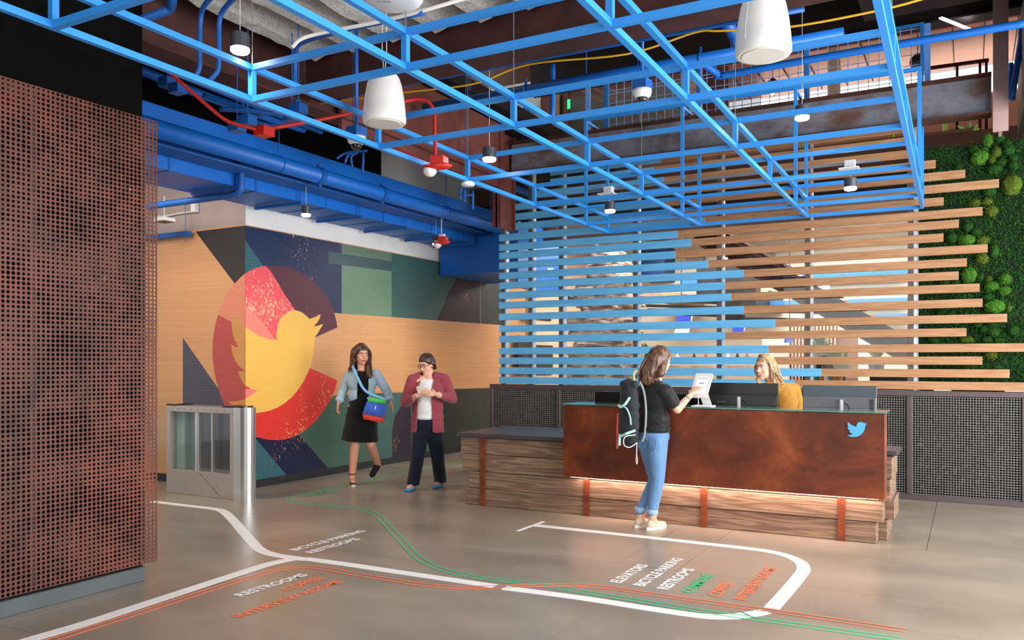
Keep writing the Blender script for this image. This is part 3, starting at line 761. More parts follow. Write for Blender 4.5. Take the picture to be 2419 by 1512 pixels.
dome_cam(842, 346, 6.6, 4.3, 'white dome camera on a blue box in front of the large pipe')
dome_cam(1517, 236, 6.4, 4.8, 'white dome camera on a blue box in the middle of the grid')
def strobe(p, label, k=1.0, angle=0.5):
    t = thing('alarm_strobe', label, 'alarm', p, 'red fire alarm strobes')
    R = Matrix.Rotation(angle, 4, 'Z'); T = Matrix.Translation(p) @ R
    bm = bmesh.new(); bmesh.ops.create_cube(bm, size=1)
    bmesh.ops.bevel(bm, geom=list(bm.edges), offset=.03, segments=1, affect='EDGES')
    MB().from_bm(bm, 0, T @ Matrix.Translation((0.02 * k, 0, .075 * k)) @ Matrix.Diagonal((.115 * k, .115 * k, .06 * k, 1))).build('alarm_box', P('alarm_red', '#c62a24', 0.4), t)
    MB().ball(p + Vector((0, 0, .03 * k)), (.13 * k, .075 * k, .03 * k), 2, R.to_3x3()).build('horn', P('alarm_red', '#c62a24', 0.4), t, True)
    MB().ball(p + R.to_3x3() @ Vector((-.06 * k, 0, .002 * k)), (.058 * k, .055 * k, .055 * k), 2).build('strobe_lens', P('clear_lens', '#e8dcdc', 0.12, spec=0.8, coat=1), t, True)
    me = lettering('FIRE', 'alarm_lettering', p + R.to_3x3() @ Vector((-.075 * k, -.076 * k, .030 * k)), R.to_3x3() @ Vector((1, 0, 0)), (0, 0, 1), .05 * k, .018 * k, P('letter_white', '#f2eeee', 0.6), t, lift=0.003)
strobe(at(1032, 402, 6.62), 'red FIRE alarm strobe on the end of the arched red conduit', 1.0, 0.2)
strobe(at(1043, 578, 11.3), 'small red alarm strobe hanging far back under the duct', 1.0, 0.2)
q = at(1043, 562, 11.3); one('hanging_cable', MB().cyl(q, (q.x, q.y, 3.64), 0.006, 6).bbox(q.x - .03, q.x + .05, q.y - .03, q.y + .03, q.z - .03, q.z + .05, .004), P('white_box', '#dfe2e6', 0.5), 'white cable and box above the far red alarm', 'cable')
q = Vector((gx(0, 6.366) + .02, 6.34, 3.085)); one('smoke_detector', MB().lathe(q, [(.03, -.012), (.055, -.006), (.062, .006), (.062, .014), (.045, .03), (.02, .034)], 24), P('camera_white', '#e9e9e6', 0.4), 'round white smoke detector under the left edge of the grid', 'smoke detector', smooth=True)
q = at(928, 12, 4.55); ap = thing('wireless_access_point', 'round white wireless access point under the deck at the top edge', 'access point', q)
MB().lathe(q, [(.02, -.002), (.11, .004), (.15, .016), (.165, .034), (.15, .05), (.06, .062)], 40).build('access_point_shell', P('camera_white', '#e9e9e6', 0.4), ap, True)
lettering('aruba', 'access_point_print', q + Vector((-.05, -.075, -.0)), (R_ := Vector((cos(TH), sin(TH), 0))), Vector((sin(TH), -cos(TH), 0)), .075, .02, P('print_dark', '#2c2c30', 0.6), ap, lift=0.003)
MB().cyl(q + Vector((0, 0, .05)), (q.x, q.y, 4.2), 0.012, 8).build('drop_pipe', P('camera_white', '#e9e9e6', 0.4), ap)
one('white_conduit', MB().tube(spline([at(690, 112, 5.4), at(712, 92, 5.4), at(760, 78, 5.4), at(900, 50, 5.3), at(1000, 25, 5.2), at(1120, -10, 5.2)], 6), 0.013, 8), P('conduit_white', '#d9d6d0', 0.5), 'white conduit along the edge of the sprayed deck', 'conduit', smooth=True)
# black ceiling box with a linear light, upper right
one('ceiling_box', MB().box(-0.95, 4.2, 8.0, 9.3, 5.02, 5.74).box(0.45, 3.0, 8.7, 10.3, 3.9, 4.98), M_DARKST, 'black ceiling box at the upper right with a light strip', 'ceiling box')
a_, b_ = on_z(2222, 42, 5.01), on_z(2292, 70, 5.01)
one('linear_light', MB().bar(a_, b_, 0.035, 0.012), P('linear_white', '#ffffff', 0.4, emit='#eef2ff', estr=9), 'thin white linear light under the black ceiling box', 'light')
# ================================================================== slat screen
SY = 9.95
SL = [ # top z, left x, right x, u where the blue paint ends
 (4.075, -4.9, -0.62, 1560), (3.935, -4.9, -0.58, 1545), (3.795, -5.1, -0.50, 1568),
 (3.656, -5.685, -0.316, 1595.5), (3.521, -5.53, -0.038, 1566), (3.389, -5.53, 0.269, 1586), (3.250, -5.685, -0.24, 1665),
 (3.114, -5.685, 0.121, 1600.6), (3.000, -5.685, -0.097, 1633), (2.864, -5.685, -0.242, 1595.6), (2.723, -5.685, 0.167, 1673),
 (2.588, -5.685, -0.023, 1756.7), (2.452, -5.685, -0.099, 1713), (2.316, -5.685, 0.094, 1727), (2.157, -5.685, 0.121, 1757),
 (1.993, -5.685, 0.341, 1831), (1.852, -5.685, -0.027, 1713), (1.687, -5.685, 0.62, 1815), (1.553, -5.685, 0.119, 1800),
 (1.418, -5.685, 0.363, 1940), (1.286, -5.685, 1.10, 1877)]
M_SLAT = WOOD('oak_slat', [(0.0, '#8f6341'), (0.45, '#a5764f'), (1.0, '#bb8f69')], (0.35, 1, 5.0), 4.5, 7.0, 0.5, 0.05, True, 0.55)
def slat_blue():
    m, nt, b = base_mat('slat_blue_paint')
    v = coords(nt, (0.3, 1, 4.0), True); f = noise(nt, v, 8, 4)
    nt.links.new(ramp(nt, f, [(0.3, '#52a2d2'), (0.7, '#68b5e2')]), b.inputs['Base Color'])
    b.inputs['Roughness'].default_value = 0.5
    return m
M_SBLUE = slat_blue()
scr = thing('slat_screen', 'screen of horizontal slats painted blue on the left and bare wood on the right', 'screen', (-2.8, SY, 1.19))
for z, xa, xb, ub in SL:
    s = MB().bbox(xa, xb, SY, SY + 0.035, z - 0.088, z, 0.002).build('slat', M_SLAT, scr)
    xe = on_y(ub, 700, SY).x
    MB().bbox(xa - 0.0015, xe, SY - 0.0015, SY + 0.0365, z - 0.0895, z + 0.0015, 0.002).build('blue_section', M_SBLUE, s)
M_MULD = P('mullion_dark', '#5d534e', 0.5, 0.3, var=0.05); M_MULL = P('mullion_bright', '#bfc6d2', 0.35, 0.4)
for u in (1192, 1256, 1328, 1503, 1701, 1909, 2152):
    x = on_y(u, 700, 10.03).x
    MB().box(x - .03, x + .03, 9.99, 10.06, 1.15, 4.3).build('mullion', M_MULD, scr)
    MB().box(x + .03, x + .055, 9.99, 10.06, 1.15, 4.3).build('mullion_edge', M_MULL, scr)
def glass_mat():
    m, nt, b = base_mat('clear_glass')
    nt.nodes.remove(b)
    tr = nt.nodes.new('ShaderNodeBsdfTransparent'); gl = nt.nodes.new('ShaderNodeBsdfGlossy'); gl.inputs['Roughness'].default_value = 0.02
    tr.inputs['Color'].default_value = (0.96, 0.98, 0.97, 1)
    lw = nt.nodes.new('ShaderNodeLayerWeight'); lw.inputs['Blend'].default_value = 0.5
    pw = nt.nodes.new('ShaderNodeMath'); pw.operation = 'POWER'; pw.inputs[1].default_value = 4.0
    nt.links.new(lw.outputs['Facing'], pw.inputs[0])
    fr = nt.nodes.new('ShaderNodeMath'); fr.operation = 'MULTIPLY_ADD'; fr.inputs[1].default_value = 0.5; fr.inputs[2].default_value = 0.03
    nt.links.new(pw.outputs[0], fr.inputs[0])
    mx = nt.nodes.new('ShaderNodeMixShader')
    nt.links.new(fr.outputs[0], mx.inputs[0]); nt.links.new(tr.outputs[0], mx.inputs[1]); nt.links.new(gl.outputs[0], mx.inputs[2])
    nt.links.new(mx.outputs[0], nt.nodes['Material Output'].inputs['Surface'])
    return m
M_GLASS = glass_mat()
mxs = [on_y(u, 700, 10.03).x for u in (1192, 1256, 1328, 1503, 1701, 1909, 2152)]
for i, (a, b_) in enumerate(zip(mxs, mxs[1:])):
    w = struct('window_%d' % (i + 1), MB().box(a + .06, b_ - .035, 10.02, 10.026, 1.16, 4.3), M_GLASS, 'glass pane behind the slat screen, %s from the left' % ORD[i])

# ================================================================== low wire mesh wall filled with dark stones
M_MFR = P('grey_brown_frame', '#5c5150', 0.4, 0.5, var=0.06)
mw = thing('mesh_half_wall', 'low steel-framed wall of wire mesh filled with dark stones behind the desk', 'half wall', (-2.2, 10.02, 0))
xl, xr = on_y(1157, 907, 9.99).x, 2.1
MB().bbox(xl, xr, 9.985, 10.045, 1.125, 1.186, .004).build('top_rail', M_MFR, mw)
MB().bbox(xl, xr, 9.985, 10.045, 0.0, 0.06, .004).build('bottom_rail', M_MFR, mw)
posts = [xl + .025, on_y(1319, 1000, 9.99).x, -3.7, -2.65, -1.6, on_y(2148, 1000, 9.99).x, 0.5, 1.55]
for x in posts:
    MB().bbox(x - .027, x + .027, 9.982, 10.04, 0.06, 1.125, .004).build('post', M_MFR, mw)
    MB().cyl((x, 9.979, .075), (x, 9.985, .075), .008, 8).cyl((x, 9.979, 1.11), (x, 9.985, 1.11), .008, 8).build('bolt', M_MFR, mw)
mb = MB(); x = xl
while x < xr:
    mb.box(x - .0023, x + .0023, 10.0, 10.005, .05, 1.13); x += .0262
z = .065
while z < 1.13:
    mb.box(xl, xr, 10.004, 10.009, z - .0023, z + .0023); z += .0262
o = mb.build('wire_mesh', P('mesh_steel', '#8a8683', 0.4, 0.3, var=.15, scale=9), mw); o['kind'] = 'stuff'
MB().box(xl + .03, xr, 10.07, 10.2, .05, 1.13).build('backing', P('stone_backing', '#0c0b0b', .9), mw)
MB().box(xl, xl + .03, 10.04, 10.2, .0, 1.186).build('end_plate', M_MFR, mw)
rs = random.Random(8); mb = MB()
for i in range(1700):
    x, z = rs.uniform(xl + .05, xr - .05), rs.uniform(.08, 1.1); r = rs.uniform(.018, .045)
    M = Matrix.Rotation(rs.uniform(0, 6), 3, 'X') @ Matrix.Rotation(rs.uniform(0, 6), 3, 'Z')
    bm = bmesh.new(); bmesh.ops.create_icosphere(bm, subdivisions=1, radius=r)
    for v in bm.verts: v.co = M @ Vector((v.co.x * 1.3, v.co.y * rs.uniform(.7, 1), v.co.z * rs.uniform(.7, 1.1)))
    mb.from_bm(bm, 0, Matrix.Translation((x, 10.075, z)))
def stone_mat():
    m, nt, b = base_mat('black_stone')
    f = noise(nt, coords(nt), 26, 6, .7)
    nt.links.new(ramp(nt, f, [(.35, '#040404'), (.58, '#0f0e0e'), (.72, '#2d2b2a'), (.82, '#75726e')]), b.inputs['Base Color'])
    b.inputs['Roughness'].default_value = .55
    return m
o = mb.build('stone_fill', stone_mat(), mw); o['kind'] = 'stuff'

# ================================================================== moss wall
def moss_mat(name, a, b_, c):
    m, nt, bs = base_mat(name)
    f = noise(nt, coords(nt), 7, 5, .6); f2 = noise(nt, coords(nt), 60, 3, .6)
    cc = mixc(nt, .5, ramp(nt, f, [(.3, a), (.55, b_), (.75, c)]), ramp(nt, f2, [(.3, a), (.7, c)]))
    nt.links.new(cc, bs.inputs['Base Color']); bs.inputs['Roughness'].default_value = .8
    bs.inputs['Specular IOR Level'].default_value = .2
    return m
M_MOSS = moss_mat('dark_moss', '#0d2a0b', '#1b4a14', '#2f691d')
M_MD = [moss_mat('mound_yellow_green', '#2b3c0c', '#475c14', '#64771f'), moss_mat('mound_green', '#20440c', '#356413', '#4d7d20'), moss_mat('mound_deep_green', '#10300a', '#1c4510', '#2e5c18')]
ZMT = on_y(2230, 352, 10.2).z
moss = thing('moss_wall', 'living wall of dark green moss with rounded cushions behind the slat ends', 'moss wall', (0.9, 10.25, 1.19))
MB().box(-.49, 2.7, 10.22, 10.4, 1.19, ZMT).build('moss_backing', P('moss_base', '#071a05', 1.0, var=.3, scale=12, bmp=.6, bscale=30), moss)
MB().box(-.535, -.49, 10.06, 10.4, 1.17, ZMT + .02).build('edge_trim', P('moss_trim', '#c3c8cf', .4, .3), moss)
from mathutils import noise as mnoise
rs = random.Random(2); mb = MB()
def leaf(mb, p, nrm, s, rs):
    nrm = (nrm + Vector((rs.uniform(-.9, .9), rs.uniform(-.9, .9), rs.uniform(-.7, .9)))).normalized()
    a = nrm.cross(Vector((rs.uniform(-1, 1), rs.uniform(-1, 1), rs.uniform(-1, 1)))).normalized(); b_ = nrm.cross(a)
    mb.add([p - a * s, p + b_ * s * .5 + nrm * s * .2, p + a * s + nrm * s * .5, p - b_ * s * .5 + nrm * s * .2], [(0, 1, 2, 3)])
for i in range(70000):
    x, z = rs.uniform(-.5, 2.6), rs.uniform(1.2, ZMT)
    h = mnoise.noise(Vector((x * 4, z * 4, 2))) * .5 + .5
    leaf(mb, Vector((x, 10.22 - .06 * h * rs.random() - .005, z)), Vector((0, -1, .25)), rs.uniform(.006, .013), rs)
for i in range(1500):
    x = rs.uniform(-.5, 2.6); leaf(mb, Vector((x, rs.uniform(10.18, 10.4), ZMT + rs.uniform(-.02, .05))), Vector((0, -.4, 1)), rs.uniform(.012, .024), rs)
o = mb.build('moss_carpet', M_MOSS, moss); o['kind'] = 'stuff'
MOUNDS = [(2130, 290, l) for l in ((840, 375, 110, 90, 1), (1190, 675, 120, 125, 0), (930, 190, 60, 75, 1), (1030, 320, 55, 55, 0), (1160, 300, 70, 60, 2), (1080, 430, 60, 50, 2), (790, 870, 65, 45, 0), (925, 855, 65, 45, 0), (970, 960, 80, 65, 0), (1000, 510, 90, 60, 2), (1210, 390, 50, 50, 2), (1210, 470, 60, 55, 2), (715, 1130, 60, 50, 2), (805, 1180, 55, 45, 2), (700, 1270, 105, 60, 1), (880, 1275, 75, 50, 0), (1000, 1390, 60, 80, 2), (540, 1250, 70, 60, 2), (890, 290, 50, 32, 2), (1060, 170, 52, 50, 2), (1140, 225, 45, 45, 2), (985, 400, 40, 50, 0), (610, 480, 42, 26, 2), (950, 745, 80, 50, 2), (780, 285, 55, 35, 2))]
MOUNDS += [(2130, 600, l) for l in ((870, 50, 78, 60, 0), (725, 230, 100, 88, 1), (850, 260, 45, 45, 2), (940, 275, 40, 40, 0), (1120, 275, 70, 65, 1), (975, 350, 85, 58, 1), (1110, 400, 75, 58, 1), (1000, 570, 130, 80, 1), (1160, 590, 35, 45, 0), (890, 820, 50, 40, 2), (990, 850, 70, 60, 2), (1210, 830, 70, 60, 2), (705, 930, 80, 36, 0), (920, 930, 60, 42, 2), (1050, 940, 60, 32, 2), (970, 1095, 75, 42, 0), (460, 305, 55, 25, 2), (580, 305, 50, 22, 2), (430, 625, 60, 32, 2), (530, 645, 50, 26, 2), (930, 470, 60, 40, 2), (830, 770, 50, 30, 2), (980, 770, 60, 28, 2), (340, 930, 60, 30, 2))]
for k, (ox, oy, (cx, cy, rx, ry, c)) in enumerate(MOUNDS):
    p = on_y(ox + cx / 4.581, oy + cy / 4.581, 10.2)
    e1 = on_y(ox + (cx + rx) / 4.581, oy + cy / 4.581, 10.2); RX = (e1.x - p.x); RZ = on_y(ox + cx / 4.581, oy + (cy - ry) / 4.581, 10.2).z - p.z
    RY = min(RX, RZ) * .8; rs = random.Random(k)
    mb = MB(); bm = bmesh.new(); bmesh.ops.create_icosphere(bm, subdivisions=3, radius=1)
    for v in bm.verts:
        n = mnoise.noise(v.co * 2.3 + Vector((k, 0, 0))) * .16 + mnoise.noise(v.co * 8 + Vector((k, 5, 0))) * .06
        v.co = v.co * (.93 + n)
    pts = []
    for v in bm.verts:
        if v.co.y < .35: pts.append((Vector((v.co.x * RX, v.co.y * RY, v.co.z * RZ)), v.co.copy()))
    mb.from_bm(bm, 0, Matrix.Translation((p.x, 10.19, p.z)) @ Matrix.Diagonal((RX, RY, RZ, 1)))
    for q, nn in pts:
        for _ in range(2): leaf(mb, Vector((p.x, 10.19, p.z)) + q * rs.uniform(.98, 1.05) + Vector((rs.uniform(-.012, .012), 0, rs.uniform(-.012, .012))), nn.normalized(), rs.uniform(.006, .012), rs)
    mb.build('moss_cushion', M_MD[c], moss)

# ================================================================== cafe behind the glass
M_CREAM = P('cream_wall', '#efe6d8', .7, var=.03); M_PEACH = WOOD('pale_maple', [(0, '#dcb592'), (.5, '#e6c4a4'), (1, '#efd3b8')], (1, .4, 4), 3, 4, .5, .02)
M_BRN = P('stair_brown', '#2c0f07', .75, var=.12, spec=.2); M_BRN2 = P('stair_edge_brown', '#55281a', .75, spec=.2)
M_CBLUE = P('cafe_blue', '#2f74b8', .6); M_BLK = P('cafe_black', '#141212', .5); M_GRY = P('cafe_grey', '#8a8078', .6)
struct('wall_back', MB().box(-9, 5, 17.5, 17.7, 0, 4.1), M_CREAM, 'cream back wall of the cafe behind the slats')
struct('wall_maple', MB().box(-7.6, -7.30, 14.05, 17.5, 0, 4.1), M_PEACH, 'pale maple wall seen behind the left end of the slats')
struct('trim_2', MB().box(-7.3, 5, 11.9, 17.5, 4.12, 4.35), P('cafe_ceiling', '#d9d2c8', .8, var=.05), 'pale ceiling slab of the cafe and floor of the upper level')
for i, (u0, u1, v0, v1) in enumerate(((1222, 1254, 792, 885), (1266, 1304, 815, 885), (1342, 1372, 700, 722), (1240, 1300, 740, 748))):
    p, q = on_x(u0, v0, -7.29), on_x(u1, v1, -7.29)
    one('wall_niche', MB().box(-7.295, -7.27, p.y, q.y, min(q.z, p.z - .1), p.z), M_BLK, ['tall black niche in the maple wall, left one', 'black niche with screen in the maple wall, right one', 'thin dark slot beside the rock stack', 'thin dark slot high on the maple wall'][i], 'niche')
struct('trim_3', MB().box(-7.3, 1.2, 11.86, 11.98, 3.40, 4.14), P('void_shade_brown', '#2a140e', .6, var=.15), 'dark brown sheet added as the dark void behind the upper slats')  # added sheet; its dark colour stands in for the gloom behind the slats
struct('trim_5', MB().box(-7.3, 5, 11.80, 11.86, 4.06, 4.37), P('fascia_brown', '#6b4632', .6, var=.15), 'brown wooden fascia at the edge of the upper floor')
# stacked rock column
RK = [(400, 710, 150, 240), (380, 770, 235, 315), (380, 775, 310, 440), (270, 885, 440, 560), (275, 885, 555, 690), (280, 885, 680, 750), (345, 780, 735, 805), (160, 870, 800, 930), (190, 885, 925, 1040), (265, 885, 1035, 1160), (160, 890, 1155, 1290), (160, 890, 1285, 1400), (165, 870, 1395, 1520), (150, 880, 1515, 1640), (180, 870, 1635, 1800), (150, 890, 1790, 2500)]
def rock_mat():
    m, nt, b = base_mat('layered_sandstone')
    v = coords(nt, (1, 1, 3.5)); f = noise(nt, v, 5, 8, .7, .6)
    nt.links.new(ramp(nt, f, [(.28, '#573527'), (.42, '#a5755c'), (.52, '#d8b8a5'), (.64, '#f6ece4')]), b.inputs['Base Color'])
    b.inputs['Roughness'].default_value = .9; bump(nt, b, f, .8, .05)
    return m
M_ROCK = rock_mat(); YR = 13.0
bot = on_y(1420, 900, YR)
rc = thing('rock_column', 'stack of rough layered sandstone slabs standing behind the blue slats', 'rock column', (bot.x, YR, 0))
for i, (x0, x1, y0, y1) in enumerate(RK):
    u0, u1, v0, v1 = 1300 + x0 / 4.446, 1300 + x1 / 4.446, 560 + y0 / 4.446, 560 + y1 / 4.446
    a, b_ = on_y(u0, v0, YR), on_y(u1, v1, YR)
    zlo = max(0.0, on_y(u0, v1, YR).z)
    if i == len(RK) - 1: zlo = 0.0
    bm = bmesh.new(); bmesh.ops.create_cube(bm, size=1)
    bmesh.ops.bevel(bm, geom=list(bm.edges), offset=.09, segments=1, affect='EDGES')
    bmesh.ops.subdivide_edges(bm, edges=list(bm.edges), cuts=3, use_grid_fill=True)
    for v in bm.verts:
        w = Vector((v.co.x * 4, v.co.y * 4, v.co.z * 2 + i * 3))
        v.co += v.normal * 0 + Vector((mnoise.noise(w) * .10, mnoise.noise(w + Vector((7, 0, 0))) * .10, mnoise.noise(w + Vector((0, 9, 0))) * .10))
    mb = MB(); mb.from_bm(bm, 0, Matrix.Translation(((a.x + b_.x) / 2, YR + .15, (a.z + zlo) / 2)) @ Matrix.Diagonal((abs(b_.x - a.x) * .97, .62, abs(a.z - zlo) * 1.05, 1)))
    mb.build('rock_slab', M_ROCK, rc)
# stair flight coming down to the right
st = thing('stair_flight', 'dark brown steel stair flight sloping down behind the wooden slats', 'stairs', on_y(2100, 850, 12.2))
A0 = on_y(1640, 574, 12.0); A1 = on_y(2100, 838, 12.0); A1 = A0 + (A1 - A0) * ((A0.z - .02) / (A0.z - A1.z))
B0, B1 = A0 + Vector((0, 1.3, 0)), A1 + Vector((0, 1.3, 0)); SH = Vector((0, 0, .36))
def slab4(a, b_, c, d, t): return MB().add([a, b_, c, d, a + t, b_ + t, c + t, d + t], [(0, 1, 2, 3), (7, 6, 5, 4), (0, 4, 5, 1), (1, 5, 6, 2), (2, 6, 7, 3), (3, 7, 4, 0)])
slab4(A0 + SH * .3, A1 + SH * .3, B1 + SH * .3, B0 + SH * .3, SH * .1).build('soffit', M_BRN, st)
for p, q in ((A0, A1), (B0, B1)):
    o_ = Vector((0, .015, 0)); sg_ = slab4(p - o_, q - o_, q + o_, p + o_, SH).build('stringer', M_BRN, st)
    for k in (0, .88):
        o_ = Vector((0, .05, 0)); slab4(p - o_ + SH * k, q - o_ + SH * k, q + SH * k + o_ * .2, p + SH * k + o_ * .2, SH * .12).build('stringer_flange', M_BRN2, sg_)
nt_ = 16
for k in range(nt_):
    p = A0.lerp(A1, (k + .5) / nt_) + SH * .85
    MB().box(p.x - .15, p.x + .15, 12.03, 13.27, p.z, p.z + .04).build('tread', M_BRN2, st)
# cafe fittings
def rect(name, label, cat, u0, v0, u1, v1, y, t, mat, group=None, kind=None):
    p, q = on_y(u0, v0, y), on_y(u1, v1, y)
    if kind: return struct(name, MB().box(min(p.x, q.x), max(p.x, q.x), y, y + t, q.z, p.z), mat, label)
    return one(name, MB().bbox(min(p.x, q.x), max(p.x, q.x), y, y + t, min(p.z, q.z), max(p.z, q.z), .003), mat, label, cat, group)
rect('blue_beam', 'bright blue beam high behind the wooden slats', 'beam', 1895, 636, 2150, 657, 16.2, .2, M_CBLUE)
rect('blue_beam', 'lower bright blue strip behind the wooden slats, right of the stair', 'beam', 2005, 707, 2150, 716, 16.2, .2, M_CBLUE)
rect('blue_beam', 'short blue strip behind the slats left of the stair', 'beam', 1790, 712, 1885, 722, 16.2, .2, M_CBLUE)
rect('blue_beam', 'lowest thin blue strip under the pale cafe soffit', 'beam', 2068, 742, 2150, 750, 16.2, .2, M_CBLUE)
rect('soffit_panel', 'warm lit soffit panel between the blue strips', 'panel', 1960, 665, 2150, 704, 16.5, 1.0, P('soffit_cream', '#e9d8bd', .6))
rect('soffit_panel', 'second warm lit soffit panel nearer the stair foot', 'panel', 2040, 720, 2150, 740, 16.5, 1.0, P('soffit_cream', '#e9d8bd', .6))
rect('dark_blue_panel', 'dark blue panel behind the middle of the slats', 'panel', 1512, 584, 1570, 660, 16.8, .7, P('cafe_navy', '#123a73', .5))
rect('dark_blue_panel', 'black-blue panel right of the second dark panel behind the slats', 'panel', 1645, 630, 1760, 700, 16.0, 1.5, P('cafe_dark', '#16161f', .5))
rect('dark_blue_panel', 'mid blue square panel behind the slats', 'panel', 1606, 656, 1645, 676, 15.9, .12, M_CBLUE)
rect('vent_grille', 'pale ventilation grille on the cafe wall, left one', 'grille', 1620, 604, 1660, 618, 17.3, .21, P('grille_grey', '#8d8a84', .6, var=.4, scale=70))
rect('vent_grille', 'pale ventilation grille on the cafe wall, right one', 'grille', 1800, 592, 1826, 606, 17.3, .21, P('grille_grey', '#8d8a84', .6, var=.4, scale=70))
rect('dark_bulkhead', 'black bulkhead over the cafe counter', 'bulkhead', 1705, 678, 1785, 720, 15.0, 2.52, M_BLK)
rect('column_block', 'cream block above the cafe counter', 'block', 1786, 676, 1810, 696, 15.4, .2, M_PEACH)
for i, (u0, v0, u1, v1) in enumerate(((1515, 706, 1700, 716), (1520, 722, 1720, 727), (1600, 742, 1760, 748), (1530, 732, 1800, 736), (1700, 752, 1990, 757), (1820, 735, 1960, 740))):
    one('ceiling_track', MB().bar(on_y(u0, v0, 14.2), on_y(u1, v1, 14.6), .05), M_BLK, ['upper black ceiling track', 'second black ceiling track', 'third black ceiling track', 'long black ceiling track', 'black track near the stair', 'short black track right of the screens'][i] + ' above the cafe counter', 'track')
rect('slatted_soffit', 'pale slatted soffit over the cafe counter', 'soffit', 1520, 694, 1600, 705, 15.6, 1.92, P('soffit_tan', '#b58f6c', .6, var=.35, scale=18))
rect('cafe_counter', 'pale wood cafe counter front behind the slats', 'counter', 1560, 862, 1850, 1010, 15.0, .7, M_PEACH)
for i, (u0, v0, u1, v1, tl) in enumerate(((1592, 744, 1626, 792, 'first'), (1722, 772, 1750, 800, 'second'), (1845, 790, 1866, 806, 'third'))):
    p, q = on_y(u0, v0, 14.4), on_y(u1, v1, 14.4)
    t = thing('menu_screen', 'tilted menu screen over the cafe counter, %s from the left' % tl, 'screen', (p.x, 14.4, q.z))
    sk = .09
    MB().plate([(p.x + sk, 14.4, p.z), (q.x + sk, 14.4, p.z), (q.x, 14.4, q.z), (p.x, 14.4, q.z)], (0, -1, 0), .02).build('display', P('screen_white', '#dfe3ff', .4, emit='#dfe3ff', estr=.7), t)
    MB().cyl((p.x + sk + .05, 14.39, p.z - .01), (p.x + sk + .05, 14.39, 4.13), .008, 6).build('hanger_rod', M_BLK, t)
    MB().plate([(p.x + sk - .02, 14.379, p.z - .02), (q.x + sk - .03, 14.379, p.z - .02), (q.x + sk * .55, 14.379, p.z - .14), (p.x + sk * .55, 14.379, p.z - .14)], (0, -1, 0), .004).build('picture_band', P('screen_blue', '#3a4be0', .4, emit='#3a4be0', estr=.8), t)
# vertical batten wall and brown doors
p, q = on_y(1862, 770, 15.0), on_y(1976, 1010, 15.0); mb = MB(); x = p.x
while x < q.x: mb.box(x, x + .03, 14.96, 15.02, 0, p.z); x += .058
bw = struct('wall_battens', MB().box(p.x, q.x, 15.02, 15.1, 0, p.z), P('batten_back', '#4a2c22', .7), 'wall of thin vertical pink-wood battens behind the slats')
o = mb.build('batten', P('batten_pink_wood', '#d9a98c', .6, var=.06), bw); o['kind'] = 'stuff'
rect('brown_door', 'plain brown door panel right of the batten wall', 'door panel', 1977, 790, 2026, 1010, 15.1, .06, P('door_brown', '#8a6247', .6, var=.08))
rect('cream_pillar', 'lit cream pillar under the stair', 'pillar', 2028, 790, 2062, 1010, 15.1, .2, M_CREAM)
rect('light_cabinet', 'white cabinet left of the batten wall', 'cabinet', 1800, 795, 1861, 1000, 14.8, .4, P('cabinet_white', '#f3ece2', .5))
# planters on a frame
M_LEAF = [P('plant_leaf', '#3f7a2c', .5, var=.25, scale=20), P('plant_leaf_olive', '#6d8a35', .5, var=.25, scale=20)]
def plant(u, v, y, w, h, label, seed, mat=0, pot=True, spiky=False):
    b_ = on_y(u, v, y); rs = random.Random(seed)
    t = thing('potted_plant', label, 'plant', b_, 'indoor plants behind the screen')
    mb = MB()
    for i in range(26 if not spiky else 12):
        a = rs.uniform(0, 2 * pi); L = h * rs.uniform(.6, 1.1); sp = (w * rs.uniform(.2, 1) if not spiky else w * .25 * rs.random())
        o0 = b_ + Vector((cos(a) * w * .1, sin(a) * w * .1, 0)); o2 = b_ + Vector((cos(a) * sp, sin(a) * sp * .8, L * (1 if spiky else rs.uniform(.4, 1))))
        o1 = o0.lerp(o2, .55) + Vector((0, 0, L * .25 * (0 if spiky else 1)))
        s = Vector((-sin(a), cos(a), 0)) * (w * (.16 if not spiky else .09))
        mb.add([o0, o1 - s, o2, o1 + s], [(0, 1, 2, 3)])
    mb.build('leaves', M_LEAF[mat], t)
    if pot: MB().lathe(b_ - Vector((0, 0, .22)), [(.07, 0), (.1, .02), (.12, .2), (.11, .22), (.05, .225)], 14).build('pot', P('plant_pot', '#6f767c', .6), t)
plant(1936, 828, 13.8, .26, .30, 'leafy green plant behind the slats beside the mullion', 1)
plant(1962, 850, 13.8, .22, .22, 'leafy plant on the black frame right of the mullion', 2)
plant(1990, 853, 13.8, .18, .18, 'small yellow-green plant at the right of the black frame', 3, 1)
plant(1925, 855, 13.9, .18, .2, 'trailing plant left of the mullion on the black frame', 4)
plant(2070, 850, 13.6, .2, .22, 'olive plant near the stair foot', 5, 1)
plant(1532, 862, 13.6, .2, .42, 'green plant behind the hair of the standing woman', 6)
fr_ = MB()
for u in (1902, 1940, 1975, 1998): q_ = on_y(u - 14, 1000, 13.75); fr_.bar(on_y(u, 840, 13.75), (q_.x, 13.75, 0), .025)
for v in (860, 905): fr_.bar(on_y(1895, v, 13.75), on_y(2000, v, 13.75), .02)
one('plant_frame', fr_, M_BLK, 'black metal frame carrying the plants and merchandise', 'frame')
M_MUG = [P('mug_white', '#e9ebee', .4), P('mug_teal', '#2f8f86', .4), P('mug_orange', '#b8743f', .5)]
